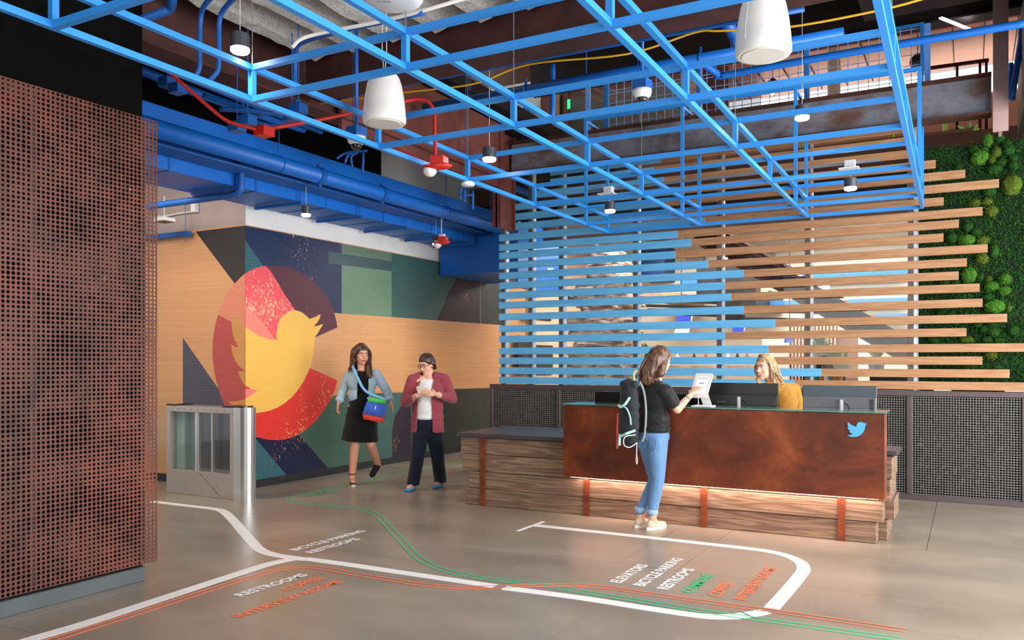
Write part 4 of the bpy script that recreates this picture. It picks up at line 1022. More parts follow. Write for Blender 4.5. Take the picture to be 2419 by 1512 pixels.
for i, u in enumerate((1912, 1928, 1940, 1952, 1963, 1972)):
    b_ = on_y(u, 903, 13.75)
    t = thing('mug', 'small mug on the black frame behind the slats, %s from the left' % ORD[i], 'mug', b_, 'mugs on the plant frame')
    MB().lathe(b_, [(.035, 0), (.04, .01), (.04, .10), (.034, .10), (.03, .02)], 14).build('mug_body', M_MUG[i % 3], t)
    MB().tube([b_ + Vector((.038 + .025 * sin(a), 0, .05 + .03 * cos(a))) for a in [k * pi / 6 for k in range(7)]], .006, 6).build('mug_handle', M_MUG[i % 3], t)
for i, u in enumerate((1583, 1600, 1640, 1668, 1720, 1742, 1765)):
    b_ = on_y(u, 861, 14.95)
    one('bottle', MB().lathe(b_, [(.03, 0), (.035, .02), (.035, .14), (.015, .18), (.013, .24), (.016, .25)], 12), [P('bottle_amber', '#a5652c', .2), P('bottle_clear', '#dfe5e0', .15), P('bottle_dark', '#3a2416', .2)][i % 3], 'bottle on the cafe counter, %s from the left' % ORD[i], 'bottle', 'bottles on the cafe counter', True)
for i, u in enumerate((2085, 2110, 2133)):
    YC = (13.7, 14.3, 14.9)[i]; b_ = on_y(u, 1000, YC); b_.x += .12 * i
    t = thing('cafe_chair', 'dark cafe chair under the stair, %s from the left' % ORD[i], 'chair', (b_.x, YC, 0), 'cafe chairs under the stair')
    MB().bbox(b_.x - .2, b_.x + .2, YC - .2, YC + .2, .44, .48, .01).build('seat', M_BLK, t)
    MB().bbox(b_.x - .2, b_.x + .2, YC + .18, YC + .21, .8, 1.28, .01).build('backrest', M_BLK, t)
    for sx in (-.18, .18):
        for y in (YC - .18, YC + .18): MB().cyl((b_.x + sx, y, 0), (b_.x + sx, y, 1.25 if y > YC else .46), .012, 8).build('leg', M_BLK, t)

# ================================================================== upper level seen past the beam
M_COP = RUST('copper_ceiling', [(.3, '#6f3d28'), (.5, '#8f5237'), (.7, '#b0714f')], 1.2, .4, .3, .05)
M_COVE = P('cove_light', '#ffe9d8', .5, emit='#ffe2cc', estr=3.2)
UY = 15.8
up = struct('ceiling_upper', MB().box(-9, 6, 11.6, UY, 6.42, 6.5), M_COP, 'copper panel ceiling of the upper level')
x = -4.0
while x < 3: 
    MB().box(x - .006, x + .006, 11.6, UY, 6.405, 6.42).build('panel_joint', M_BRN, up); x += .42
struct('wall_upper', MB().box(-9, 6, UY, UY + .15, 4.35, 5.95), P('pink_wall', '#c99a84', .7, var=.05), 'pink-brown back wall of the upper level')
one('cove_light', MB().box(-3.4, 3.2, UY - .02, UY + .1, 5.96, 6.38), M_COVE, 'long warm cove light band above the rusty beam', 'light')
mb = MB(); x = -2.6
while x < 2.4: mb.box(x, x + .022, 12.35, 12.5, 6.1, 6.4); x += .046
o = one('ribbed_bulkhead', mb, P('rib_tan', '#b98d62', .6), 'ribbed tan wooden bulkhead under the copper ceiling', 'bulkhead', kind='stuff')
one('white_bulkhead', MB().box(-2.6, 2.4, 12.3, 12.5, 6.40, 6.62), P('bulk_white', '#e6e2da', .7), 'white strip above the ribbed bulkhead', 'bulkhead')
one('maroon_bulkhead', MB().box(-2.6, 2.4, 12.4, 12.6, 5.98, 6.10), P('bulk_maroon', '#5a2420', .6), 'maroon strip below the ribbed bulkhead', 'bulkhead')
rl2 = thing('railing', 'brown railing in front of the cove light on the upper level', 'railing', on_y(2250, 170, 15.0))
for (u0, v0, u1, v1) in ((2160, 166, 2336, 142),): MB().bar(on_y(u0, v0, 15.0), on_y(u1, v1, 15.0), .05).build('top_rail', M_BRN, rl2)
for u, v in ((2170, 164), (2261, 152), (2315, 145), (2330, 143)):
    p = on_y(u, v, 15.0); MB().box(p.x - .02, p.x + .02, 14.98, 15.02, 4.345, p.z).build('baluster', M_BRN, rl2)
for i, (u, v) in enumerate(((1825, 205), (2168, 148))):
    p = on_y(u, v, 13.6)
    t = thing('globe_pendant', ['dark wire globe pendant behind the blue mesh', 'dark wire globe pendant at the right end of the mesh'][i], 'pendant light', p)
    MB().lathe(p, [(.03, -.11), (.09, -.08), (.115, 0), (.1, .07), (.04, .12), (.015, .14)], 16).build('globe', P('globe_black', '#17110f', .4), t, True)
    MB().cyl(p + Vector((0, 0, .13)), (p.x, p.y, 6.42), .006, 6).build('cord', M_BLK, t)
    MB().ball(p - Vector((0, 0, .10)), .035, 2).build('bulb', M_WARM, t, True)
# left part: white room, doors, exit sign
rect('white_room_wall', 'white wall of the upper room left of the doors', 'wall panel', 1130, 215, 1281, 345, 11.6, .1, P('upper_white', '#e9e6e2', .7))
rect('door_frame', 'maroon door frame beside the white upper wall', 'door frame', 1277, 225, 1299, 345, 11.5, .1, M_STEELB2)
rect('partition', 'tan wood partition between the upper door frames', 'partition', 1299, 222, 1321, 345, 11.55, .1, P('panel_tan', '#a98a62', .6, var=.1))
rect('door_leaf', 'black door leaf on the upper level', 'door', 1320, 225, 1332, 345, 11.6, .05, M_BLK)
rect('door_frame', 'maroon door frame right of the black door leaf', 'door frame', 1330, 215, 1342, 345, 11.5, .1, M_STEELB2)
rect('grey_partition', 'dim grey glass partition behind the mesh', 'partition', 1340, 235, 1700, 345, 12.4, .05, P('partition_grey', '#6a675f', .3, var=.15, scale=2))
rect('partition', 'dark maroon partition behind the mesh', 'partition', 1660, 165, 1720, 270, 12.3, .08, P('panel_maroon', '#4a1c1a', .6))
rect('partition', 'tan ribbed partition behind the mesh, left one', 'partition', 1630, 185, 1652, 260, 12.1, .08, P('rib_tan2', '#b08a66', .6, var=.2, scale=25))
rect('partition', 'tan ribbed partition behind the mesh, right one', 'partition', 1955, 115, 1984, 232, 12.1, .08, P('rib_tan2', '#b08a66', .6, var=.2, scale=25))
ex = rect('exit_sign', 'small green glowing exit sign behind the wire mesh', 'sign', 1340, 235, 1346, 256, 11.4, .02, P('exit_green', '#14c852', .4, emit='#14e060', estr=2))
for i, (a0, a1) in enumerate((((1360, 205), (1500, 285)), ((1390, 200), (1560, 300)), ((1430, 205), (1590, 280)))):
    one('sloping_rail', MB().bar(on_y(*a0, 12.0), on_y(*a1, 12.0), .04), P('rail_copper', '#8a5a42', .4, .3), ['first', 'second', 'third'][i] + ' sloping copper rail behind the mesh', 'rail')
# things under the beam: desks, monitors and plants of the upper level
for i, (u0, v0, u1, v1) in enumerate(((2050, 330, 2100, 352), (2160, 318, 2205, 334), (2240, 305, 2300, 322))):
    rect('wall_screen', 'dark blue screen on the upper back wall, %s from the left' % ORD[i], 'screen', u0, v0, u1, v1, 15.2, .05, P('screen_slate', '#51607a', .3), 'screens on the upper wall')
rect('wood_ledge', 'long brown wooden ledge under the upper screens', 'ledge', 1700, 372, 2300, 380, 12.6, .3, P('ledge_brown', '#8a6048', .6, var=.1), kind=None)
for i, (u, v, sp) in enumerate(((1893, 375, True), (2110, 352, True), (2232, 328, True), (2285, 322, False), (1925, 374, False))):
    plant(u, v, 13.2, .2, .36 if sp else .16, ['spiky plant over the ledge behind the pendant', 'spiky plant at the middle of the upper ledge', 'spiky plant above the moss wall', 'low leafy plant above the moss wall', 'low leafy plant over the ledge'][i], 20 + i, 1 if sp else 0, False, sp)
# ================================================================== reception desk
DX0, DX1, DY = -3.404, -0.588, 7.2
M_CORT = RUST('corten_panel', [(.25, '#3a180c'), (.40, '#5e2b15'), (.52, '#793a1a'), (.64, '#934e24'), (.8, '#ad7342')], 1.5, .42, .35, .06, (1, 1, 1.3))
M_CORT2 = RUST('corten_strap', [(.25, '#4a1f0e'), (.5, '#7d3a16'), (.75, '#a3551f')], 5, .6, .2, .1)
M_TIMB = WOOD('reclaimed_timber', [(0, '#523d2e'), (.35, '#6c5241'), (.7, '#846953'), (1, '#9b806a')], (.22, 1, 3.4), 3.4, 15.0, .8, .5, True, .45)
M_TEND = P('timber_end', '#a08a72', .85, var=.2, scale=12)
desk = thing('reception_desk', 'reception desk of rusty steel panel over stacked reclaimed timbers', 'desk', (-2.6, 7.8, 0))
MB().bbox(DX0, DX1, DY, DY + .02, .40, 1.083, .002).build('front_panel', M_CORT, desk)
MB().bbox(DX1 - .02, DX1, DY + .02, 7.40, .40, 1.083, .002).build('side_panel', M_CORT2, desk)
MB().bbox(DX0, DX0 + .02, DY + .02, 7.40, .40, 1.083, .002).build('side_panel', M_CORT, desk)
MB().box(DX0 + .02, DX1 - .02, DY + .02, 7.40, .405, .43).build('panel_bottom', P('panel_under', '#2a1a14', .6), desk)
def teal_glass():
    m, nt, b = base_mat('counter_glass')
    b.inputs['Base Color'].default_value = lin('#7fb5a8'); b.inputs['Roughness'].default_value = .05
    b.inputs['Transmission Weight'].default_value = .6; b.inputs['IOR'].default_value = 1.45
    return m
MB().bbox(DX0 - .012, DX1 + .014, DY - .012, 7.56, 1.086, 1.098, .002).build('glass_top', teal_glass(), desk)
CZ = [0, .178, .352, .532, .708]
LX = [-4.640, -4.603, -4.685, -4.706]
RX = [-.668, -.618, -.70, -.70]
for c in range(4):
    xr = RX[c] if c < 2 else DX0 + .1
    off = (.0, .012, .004, .0)[c]
    MB().bbox(LX[c], xr, 7.42 - off, 7.60, CZ[c] + .002, CZ[c + 1] - .003, .005).build('timber', M_TIMB, desk)
    # returns along the left end and the right end
    MB().bbox(LX[c] + .01, LX[c] + .19, 7.605, 8.38, CZ[c] + .002, CZ[c + 1] - .003, .005).build('timber', M_TIMB, desk)
    jx = (-.60, -.545, -.565, -.552)[c]
    MB().bbox(jx - .18, jx, 7.605 if c < 2 else 7.45, 8.10 - .03 * c, CZ[c] + .002, CZ[c + 1] - .003, .005).build('timber', M_TIMB, desk)
    if c >= 2: MB().bbox(DX0 + .1, -.75, 7.42, 7.60, CZ[c] + .002, CZ[c + 1] - .003, .005).build('timber', M_TIMB, desk)
for u, zt in ((1141, .71), (1386, .405), (1663, .405), (1988, .405)):
    x = on_y(u, 1150, 7.405).x
    s = MB().bbox(x - .03, x + .03, 7.396, 7.402, .002, zt, .001).build('steel_strap', M_CORT2, desk)
    for z in [.05 + .155 * i for i in range(int(zt / .155) + 1) if .05 + .155 * i < zt - .02]:
        MB().ball((x, 7.396, z), (.006, .004, .006), 1).build('rivet', M_CORT2, s)
M_TOP = P('dark_bench_top', '#403a3d', .38, var=.08, scale=3)
MB().bbox(-4.735, DX0 - .004, 7.375, 8.40, .712, .752, .003).build('bench_top', M_TOP, desk)
MB().bbox(DX0 + .0, -.525, 7.605, 8.08, .712, .752, .003).build('worktop', M_TOP, desk)
led = MB().box(DX0 + .06, DX1 - .05, DY + .03, DY + .045, .394, .405)
led.build('light_strip', P('led_strip', '#ffe0cf', .5, emit='#ffc9ae', estr=14), desk)
area('desk_strip_light', ((DX0 + DX1) / 2, DY + .165, .398), (radians(20), 0, 0), DX1 - DX0 - .12, .03, 8.5, (1, .76, .65))
# bird emblem
def bird_outline():
    def arc(cx, cy, r, a0, a1, n): return [(cx + r * cos(a0 + (a1 - a0) * i / n), cy + r * sin(a0 + (a1 - a0) * i / n)) for i in range(n + 1)]
    def bez(p0, p1, p2, p3, n): return [tuple((1 - t) ** 3 * a + 3 * (1 - t) ** 2 * t * b_ + 3 * (1 - t) * t * t * c + t ** 3 * d for a, b_, c, d in zip(p0, p1, p2, p3)) for t in [i / n for i in range(1, n + 1)]]
    L = [(23.953, 4.57), (22.6, 5.08), (21.128, 5.345), (22.4, 4.2), (23.291, 2.622), (21.8, 3.38), (20.164, 3.806)]
    L += arc(16.58, 7.2, 4.925, radians(-43.4), radians(-192.8), 14)[1:]
    L += bez((11.78, 8.288), (7.69, 8.095), (4.067, 6.13), (1.64, 3.162), 8)
    L += [(1.13, 4.4), (.974, 5.637), (1.25, 7.3), (2.0, 8.6), (3.162, 9.733), (2.0, 9.55), (.934, 9.117), (.98, 9.9), (1.5, 11.6), (2.9, 13.1), (4.88, 14.004), (3.8, 14.18), (2.668, 14.089), (3.4, 15.7), (5.0, 16.9), (7.272, 17.506), (5.6, 18.6), (3.6, 19.35), (1.17, 19.611), (0, 19.544), (2.2, 20.75), (4.8, 21.5), (7.557, 21.753)]
    L += bez((7.557, 21.753), (16.61, 21.753), (21.555, 14.257), (21.555, 7.768), 12)
    L += [(21.54, 7.138), (22.9, 5.98)]
    return L
pa, pb = on_y(2001, 996, DY), on_y(2049, 1034, DY)
sc = (pb.x - pa.x) / 24
MB().plate([(pa.x + x * sc, DY - .008, pa.z - (y - 2.62) * sc) for x, y in bird_outline()], (0, -1, 0), .012).build('bird_emblem', P('emblem_blue', '#4aa3e6', .35), desk)

# ================================================================== things on the desk
M_MONB = P('monitor_black', '#101012', .25); M_MONG = P('monitor_grey', '#3b3a3f', .4, .2)
def monitor(u0, u1, v0, y, label, hi, lo, logo=True, standu=None, w=None):
    p, q = on_y(u0, v0, y), on_y(u1, v0, y)
    zt = (p.z + q.z) / 2; H = .36; zb = zt - H
    t = thing('monitor', label, 'monitor', ((p.x + q.x) / 2, y, .752), 'computer monitors on the desk')
    MB().bbox(p.x, q.x, y + .012, y + .03, zb, zt, .003).build('screen_panel', hi, t)
    zm = on_y((u0 + u1) / 2, v0 + 27, y).z
    MB().bbox(p.x + .004, q.x - .004, y - .008, y + .012, zb, zm, .004).build('rear_housing', lo, t)
    xs = on_y(standu or (u0 + u1) / 2, 950, y - .03).x
    zc = on_y(xs, v0 + 32, y).z
    MB().cyl((xs, y - .03, .76), (xs, y - .03, zm - .02), .017, 18).build('stand_pole', P('brushed_silver', '#c4c2c2', .3, .45), t, True)
    MB().bbox(xs - .12, xs + .12, y - .1, y + .06, .752, .762, .003).build('stand_base', P('brushed_silver', '#c4c2c2', .3, .45), t)
    MB().bbox(q.x - .055, q.x - .02, y - .011, y - .006, zb + .06, zm - .015, .001).build('port_cover', M_MONB, t)
    MB().tube(spline([Vector((xs + .03, y - .012, zm - .05)), Vector((xs + .06, y - .02, zm - .09)), Vector((xs + .055, y - .02, zm - .2)), Vector((xs + .02, y - .03, .8))], 5), .004, 6).build('cable', M_MONB, t)
    if logo: lettering('SAMSUNG', 'maker_lettering', (p.x + .085, y - .0085, zm - .075), (1, 0, 0), (0, 0, 1), .075, .011, P('logo_dim', '#8a898c', .5), t, lift=.0006)
    return t
monitor(1674, 1838, 905, 7.72, 'black monitor seen from behind between the tablet and the woman in mustard', M_MONB, P('monitor_dark', '#1d1b1d', .35), True, 1745)
monitor(1896, 2071, 911, 7.66, 'grey monitor seen from behind at the right end of the desk', P('monitor_slate', '#37434a', .3), P('monitor_mid', '#5b585e', .35, .2), True, 1987)
monitor(1404, 1500, 926, 8.05, 'black monitor on the left of the desk behind the backpack', M_MONB, M_MONB, False, 1450)
monitor(1592, 1672, 932, 8.0, 'low black monitor behind the tablet', M_MONB, M_MONB, False, 1640)
# tablet on its stand
M_TABW = P('tablet_white', '#eceaea', .35)
tc = at(1657.5, 912, 7.40)
wv = Vector((.968, -.244, 0)).normalized(); bk = Vector((.244, .968, 0)).normalized(); uv_ = (bk * sin(radians(30)) + Vector((0, 0, cos(radians(30))))).normalized(); nv = wv.cross(uv_).normalized()
if nv.y > 0: nv = -nv
tab = thing('tablet_kiosk', 'white tablet kiosk on an angled metal stand beside the black monitor', 'tablet', (tc.x + .04, tc.y + .06, 1.098))
def quad_plate(c, w, h, rr, n, t, seg=4):
    pts = []
    for sx, sy, a0 in ((1, 1, 0), (-1, 1, 90), (-1, -1, 180), (1, -1, 270)):
        for k in range(seg + 1):
            a = radians(a0 + 90 * k / seg)
            pts.append(c + wv * (sx * (w / 2 - rr) + rr * cos(a)) + uv_ * (sy * (h / 2 - rr) + rr * sin(a)))
    return MB().plate(pts, n, t)
quad_plate(tc, .172, .245, .018, nv, .014).build('tablet_frame', M_TABW, tab)
quad_plate(tc + nv * .0142, .118, .170, .003, nv, .0012).build('display', P('tablet_display', '#cdd7f3', .2, emit='#cfd9f6', estr=.45), tab)
for k, (a, b_, w, h, c) in enumerate(((0, .02, .05, .008, '#3c6fd0'), (0, -.03, .012, .012, '#c05a6a'), (.01, -.055, .02, .006, '#7d8fc8'), (0, .07, .11, .004, '#4a4a55'), (.03, .045, .012, .006, '#8da0d8'))):
    quad_plate(tc + nv * .0155 + wv * a + uv_ * b_, w, h, .001, nv, .0006, 1).build('screen_mark', P('mark%d' % k, c, .4), tab)
hinge = tc - nv * .01 - uv_ * .015
foot = Vector((hinge.x + bk.x * .10, hinge.y + bk.y * .10, 1.108)); mb = MB()
for s in (-1, 1): mb.bar(hinge + wv * s * .035, foot + wv * s * .042, .014, .012)
mb.bar(hinge - wv * .04, hinge + wv * .04, .012, .02)
MB().bar(hinge, foot, .085, .006, up=(nv)).build('stand_arm', M_TABW, tab)
fb = foot - bk * .07
MB().bbox(fb.x - .09, fb.x + .09, fb.y - .085, fb.y + .085, 1.098, 1.108, .004).build('stand_base', M_TABW, tab)
MB().tube(spline([tc - uv_ * .12, tc - uv_ * .15 + wv * .01 - Vector((0, 0, .02)), Vector((tc.x - .02, tc.y - .02, 1.13)), Vector((fb.x - .05, fb.y - .03, 1.106))], 6), .003, 6).build('cable', M_TABW, tab)

# ================================================================== turnstile cabinet
M_SS = P('brushed_steel', '#bdb0a7', .3, .6, var=.06, scale=2); M_SSB = P('bright_steel', '#d6d4d2', .22, .8)
TX0, TX1, TY0, TY1, TZ = -8.06, -6.98, 6.42, 6.66, 1.0
ts = thing('turnstile', 'brushed steel turnstile cabinet with glass panels by the mural corner', 'turnstile', (-7.45, 6.54, 0))
MB().bbox(TX0, TX1, TY0, TY1, .93, TZ, .004).build('top_cap', M_SS, ts)
MB().bbox(TX0, TX1, TY0, TY1, 0, .275, .004).build('lower_panel', M_SS, ts)
MB().bbox(TX0, TX0 + .07, TY0, TY1, .275, .93, .004).build('end_post', M_SS, ts)
MB().bbox(TX1 - .06, TX1, TY0, TY1, .275, .93, .004).build('end_post', M_SS, ts)
mb = MB(); pts = []
for z in (0.0, TZ):
    for k in range(13):
        a = -pi / 2 + pi * k / 12; pts.append((TX1 + .17 * cos(a) , (TY0 + TY1) / 2 + .12 * sin(a), z))
mb.add(pts, [(k, k + 1, 14 + k, 13 + k) for k in range(12)] + [tuple(range(13)), tuple(reversed(range(13, 26)))] + [(12, 0, 13, 25)])
mb.build('rounded_end', M_SSB, ts, False)
mb = MB(); 
MB().box(TX0, TX0 + .16, TY0 - .002, TY1 + .002, TZ, TZ + .014).build('reader_cover', P('reader_black', '#121318', .15), ts)
mb.box(TX1 - .17, TX1, TY0 - .002, TY1 + .002, TZ, TZ + .014)
mb.lathe((TX1, (TY0 + TY1) / 2, TZ), [(.12, 0), (.12, .014), (.02, .015)], 24); mb.build('reader_cover', P('reader_black', '#121318', .15), ts)
for x in (-7.62, -7.58, -7.36): MB().box(x, x + (.045 if x < -7.6 else .02), TY0 + .03, TY0 + .06, .275, .93).build('inner_post', M_SSB, ts)
for a, b_ in ((TX0 + .07, -7.62), (-7.56, -7.36), (-7.34, TX1 - .06)): MB().box(a, b_, TY0 + .04, TY0 + .046, .275, .93).build('glass_panel', M_GLASS, ts)
MB().box(-7.96, -7.05, TY1 - .03, TY1 - .024, .275, .93).build('glass_panel', M_GLASS, ts)
MB().box(TX0 + .075, -7.85, TY0 + .08, TY1 - .02, .276, .929).build('door_leaf', P('leaf_glass', '#8fa7a4', .1, spec=.8), ts)
mb = MB()
for i in range(9): mb.box(TX0 + .1 + i * .105, TX0 + .105 + i * .105, TY0 - .001, TY0 + .002, .955, .972)
for x, z in ((-7.85, .14), (-7.25, .13)): mb.box(x, x + .012, TY0 - .001, TY0 + .002, z, z + .008)
mb.build('sensor_mark', M_BLK, ts)
mb = MB().bar((-7.52, TY0 - .0005, .262), (-7.2, TY0 - .0005, .03), .002, .003); mb.build('panel_seam', M_BLK, ts)
one('barrier_wing', MB().bbox(-8.9, -8.08, 6.53, 6.55, .25, .92, .004), M_GLASS, 'glass barrier wing beside the turnstile half behind the rusty panel', 'barrier')
# small devices on the shaded wall over the turnstile
q = on_y(388, 522, 6.6); M_TAN = P('sensor_tan', '#7b6046', .6)
sb = thing('ceiling_sensor', 'pale box with a tan underside hanging by the shaded wall', 'sensor', q)
MB().bbox(q.x - .1, q.x + .1, q.y - .08, q.y + .08, q.z - .01, q.z + .035, .006).build('sensor_box', P('camera_white', '#e9e9e6', .4), sb)
MB().box(q.x - .095, q.x + .095, q.y - .075, q.y + .075, q.z - .014, q.z - .009).build('sensor_face', M_TAN, sb)
MB().cyl(q + Vector((0, 0, .03)), (q.x, q.y, 3.45), .004, 6).build('hanging_rod', M_GALV, sb)
one('wall_conduit', MB().tube(spline([on_y(372, 512, 6.97), on_y(392, 510, 6.97), on_y(412, 506, 6.97), on_y(424, 504, 6.97), on_y(455, 500, 6.97)], 4), .013, 8), P('conduit_white', '#d9d6d0', .5), 'white conduit along the shaded wall above the mural', 'conduit')
rect('wall_box', 'pale upright box on the shaded wall under the duct', 'box', 450, 464, 460, 500, 6.93, .06, P('white_box', '#dfe2e6', .5))
p_ = on_y(448, 552, 6.92); one('strut_channel', MB().box(-9.2, p_.x, 6.88, 6.95, p_.z - .025, p_.z + .03).cyl((p_.x - .05, 6.9, p_.z - .1), (p_.x - .05, 6.9, 3.4), .004, 6), M_DUCT2, 'blue strut channel hanging at the top of the mural', 'strut')

# ================================================================== floor graphics
M_FW = P('vinyl_white', '#f4f1ee', .45, var=.03); M_FG = P('vinyl_green', '#3cc48a', .45); M_FO = P('vinyl_orange', '#fa7f58', .45)
def fp(l): return [on_z(u, v) for u, v in l]
W1 = [(340, 1183.5), (372.6, 1186.6), (440, 1194.5), (504.7, 1202.2), (528, 1209), (548.7, 1227), (572, 1254), (596, 1281), (613, 1298), (643.5, 1310), (708, 1320), (735, 1322), (830, 1335), (930, 1350), (1128, 1379), (1170, 1385)]
W1b = [(1190, 1389), (1300, 1403), (1398, 1416.6), (1530.7, 1437.5), (1630, 1452), (1680, 1457), (1730, 1457), (1762, 1453)]
W1c = [(1795, 1447.5), (1805, 1445)]
W1d = [(1822, 1438), (1858, 1398), (1888, 1362), (1898, 1345.5), (1891, 1329), (1861, 1314), (1822, 1304), (1779, 1297.5), (1643, 1282), (1431.5, 1259), (1262, 1241)]
W2 = [(690, 1321), (660.5, 1326.8), (626.6, 1335), (542, 1362), (338.7, 1428.5), (203, 1472.5), (68, 1512), (-150, 1575)]
wp = thing('floor_path_line', 'broad white line looping across the concrete floor past the desk', 'floor line', (-3, 5, 0))
for l in (W1, W1b, W1d): ribbon(spline(fp(l), 8), .095, .0016).build('painted_strip', M_FW, wp)
ribbon(spline(fp([(1766, 1452), (1785, 1449.5), (1808, 1444.5)]), 4), .095, .0016).build('painted_strip', M_FW, wp)
ribbon(spline(fp(W2), 8), .095, .0018).build('painted_strip', M_FW, wp)
ribbon(fp([(1221, 1255), (1285, 1232)]), .035, .0014).build('end_tick', M_FW, wp)
OR = [(60, 1528), (135.5, 1508), (203, 1487), (338.7, 1444.4), (474, 1400.7), (575.8, 1368.8), (643.5, 1349.5), (680, 1342), (715, 1339.6), (764.6, 1343.6), (830.7, 1355.7), (930, 1371.5), (996, 1381.3), (1062, 1387), (1128, 1388), (1194.4, 1386), (1260.6, 1383.5), (1310, 1382.5), (1365, 1383), (1431.5, 1388), (1530.7, 1403), (1696, 1426), (1828, 1444), (1993.7, 1468), (2138, 1490)]
GR = [(1150, 1083), (1084, 1091.5), (1022.5, 1102.5), (930, 1121), (844, 1140), (751, 1160), (712, 1168.5), (688, 1175), (682, 1180), (695, 1186), (731.5, 1191), (817.5, 1199.4), (857, 1204.4), (883.6, 1213), (906.8, 1231), (939.8, 1268), (973, 1304), (996, 1323), (1029, 1340), (1062, 1351), (1112, 1361.5), (1161, 1368), (1227.5, 1376), (1277, 1382.5), (1332, 1391), (1431.5, 1407.5), (1530.7, 1423), (1696, 1449.7), (1828, 1468), (1960.6, 1487), (2130, 1511)]
for nm, l, m, lb, z in (('orange', OR, M_FO, 'thin double orange line curving across the floor', .0030), ('green', GR, M_FG, 'thin double green line winding across the floor', .0024)):
    t = thing('floor_path_line', lb, 'floor line', (-3, 5, 0))
    c = spline(fp(l), 8)
    for o_ in (-.029, .029): ribbon(offset_path(c, o_), .0135, z).build('painted_strip', m, t)
TXT = [('RESTROOMS', -4.062, 3.80, .615, M_FW), ('COFFEE', -3.90, 4.04, .37, M_FO), ('INTERVIEW ROOMS', -3.728, 3.48, .92, M_FO),
       ('BICYCLE PARKING', -4.667, 4.925, .88, M_FW), ('RESTROOMS', -4.497, 4.923, .60, M_FW), ('COMMONS', -6.41, 6.97, .50, M_FG),
       ('ELEVATORS', -2.066, 5.265, .56, M_FW), ('BICYCLE PARKING', -1.90, 5.265, .88, M_FW), ('RESTROOMS', -1.733, 5.262, .615, M_FW),
       ('COMMONS', -1.568, 5.261, .52, M_FG), ('COFFEE', -1.392, 5.262, .374, M_FO), ('INTERVIEW ROOMS', -1.226, 5.261, .94, M_FO)]
WH = ['left near group', 'left near group', 'left near group', 'beside the white fork', 'beside the white fork', 'by the mural'] + ['inside the white loop'] * 6
CN = {'vinyl_white': 'white', 'vinyl_green': 'green', 'vinyl_orange': 'orange'}
for (s, x, y, w, m), wh in zip(TXT, WH):
    o = lettering(s, 'floor_lettering', (x, y, .0022), (0, 1, 0), (-1, 0, 0), w, .078, m, None, bold=.055)
    tag(o, '%s floor lettering reading %s, %s' % (CN[m.name], s, wh), 'floor lettering', 'way-finding words on the floor')
# ================================================================== people
RV = Vector((cos(TH), sin(TH), 0)); FV = Vector((-sin(TH), cos(TH), 0)); UPV = Vector((0, 0, 1))
def skin(name, c):
    m, nt, b = base_mat(name)
    f = noise(nt, coords(nt), 14, 4)
    L = lin(c); nt.links.new(mixc(nt, f, (L[0] * .93, L[1] * .86, L[2] * .84, 1), (min(1, L[0] * 1.05), L[1] * 1.05, L[2] * 1.05, 1)), b.inputs['Base Color'])
    b.inputs['Roughness'].default_value = .5; b.inputs['Subsurface Weight'].default_value = .08
    return m
def cloth(name, c, var=.12, scale=14, rough=.85, wrinkle=.35):
    m, nt, b = base_mat(name)
    v = coords(nt); f = noise(nt, v, scale, 5, .6, .5); f2 = noise(nt, v, 9, 3, .5, 1.2)
    L = lin(c); k0, k1 = 1 - var, 1 + var
    nt.links.new(mixc(nt, f, (L[0] * k0, L[1] * k0, L[2] * k0, 1), (L[0] * k1, L[1] * k1, L[2] * k1, 1)), b.inputs['Base Color'])
    b.inputs['Roughness'].default_value = rough; b.inputs['Sheen Weight'].default_value = .15; b.inputs['Specular IOR Level'].default_value = .25
    bump(nt, b, f2, wrinkle, .03)
    return m
def hairm(name, a, b_, c):
    m, nt, bs = base_mat(name)
    f = noise(nt, coords(nt, (1, 1, .25)), 45, 4, .6, .4)
    nt.links.new(ramp(nt, f, [(.3, a), (.5, b_), (.7, c)]), bs.inputs['Base Color']); bs.inputs['Roughness'].default_value = .4
    bump(nt, bs, f, .5, .01)
    return m
SK1, SK2 = skin('skin_light', '#e0ac92'), skin('skin_warm', '#d69a7c')
def frame(f, tilt=0.0):
    """columns: right, front, up of a head or torso facing f; tilt > 0 looks down"""
    f = Vector(f).normalized(); s = f.cross(UPV).normalized()
    f2 = (f * cos(tilt) - UPV * sin(tilt)).normalized(); u2 = s.cross(f2).normalized()
    return Matrix((s, f2, u2)).transposed()
def L(M, c, x, y, z, k=1.0): return Vector(c) + M @ Vector((x * k, y * k, z * k))
def head(mb, c, M, k=1.0):
    mb.ball(L(M, c, 0, -.012, .022, k), (.076 * k, .094 * k, .092 * k), 3, M)
    mb.ball(L(M, c, 0, .022, -.040, k), (.060 * k, .068 * k, .072 * k), 3, M)
    mb.ball(L(M, c, 0, .060, -.093, k), (.026 * k, .024 * k, .022 * k), 2, M)
    for s in (-1, 1):
        mb.ball(L(M, c, s * .036, .058, -.030, k), (.024 * k, .024 * k, .026 * k), 2, M)
        mb.ball(L(M, c, s * .076, -.008, -.012, k), (.009 * k, .02 * k, .03 * k), 2, M)
    mb.ball(L(M, c, 0, .070, .035, k), (.055 * k, .018 * k, .022 * k), 2, M)
    mb.capsule(L(M, c, 0, .086, .012, k), L(M, c, 0, .107, -.026, k), .008 * k, .0125 * k, 8)
    mb.ball(L(M, c, 0, .083, -.060, k), (.026 * k, .014 * k, .014 * k), 2, M)
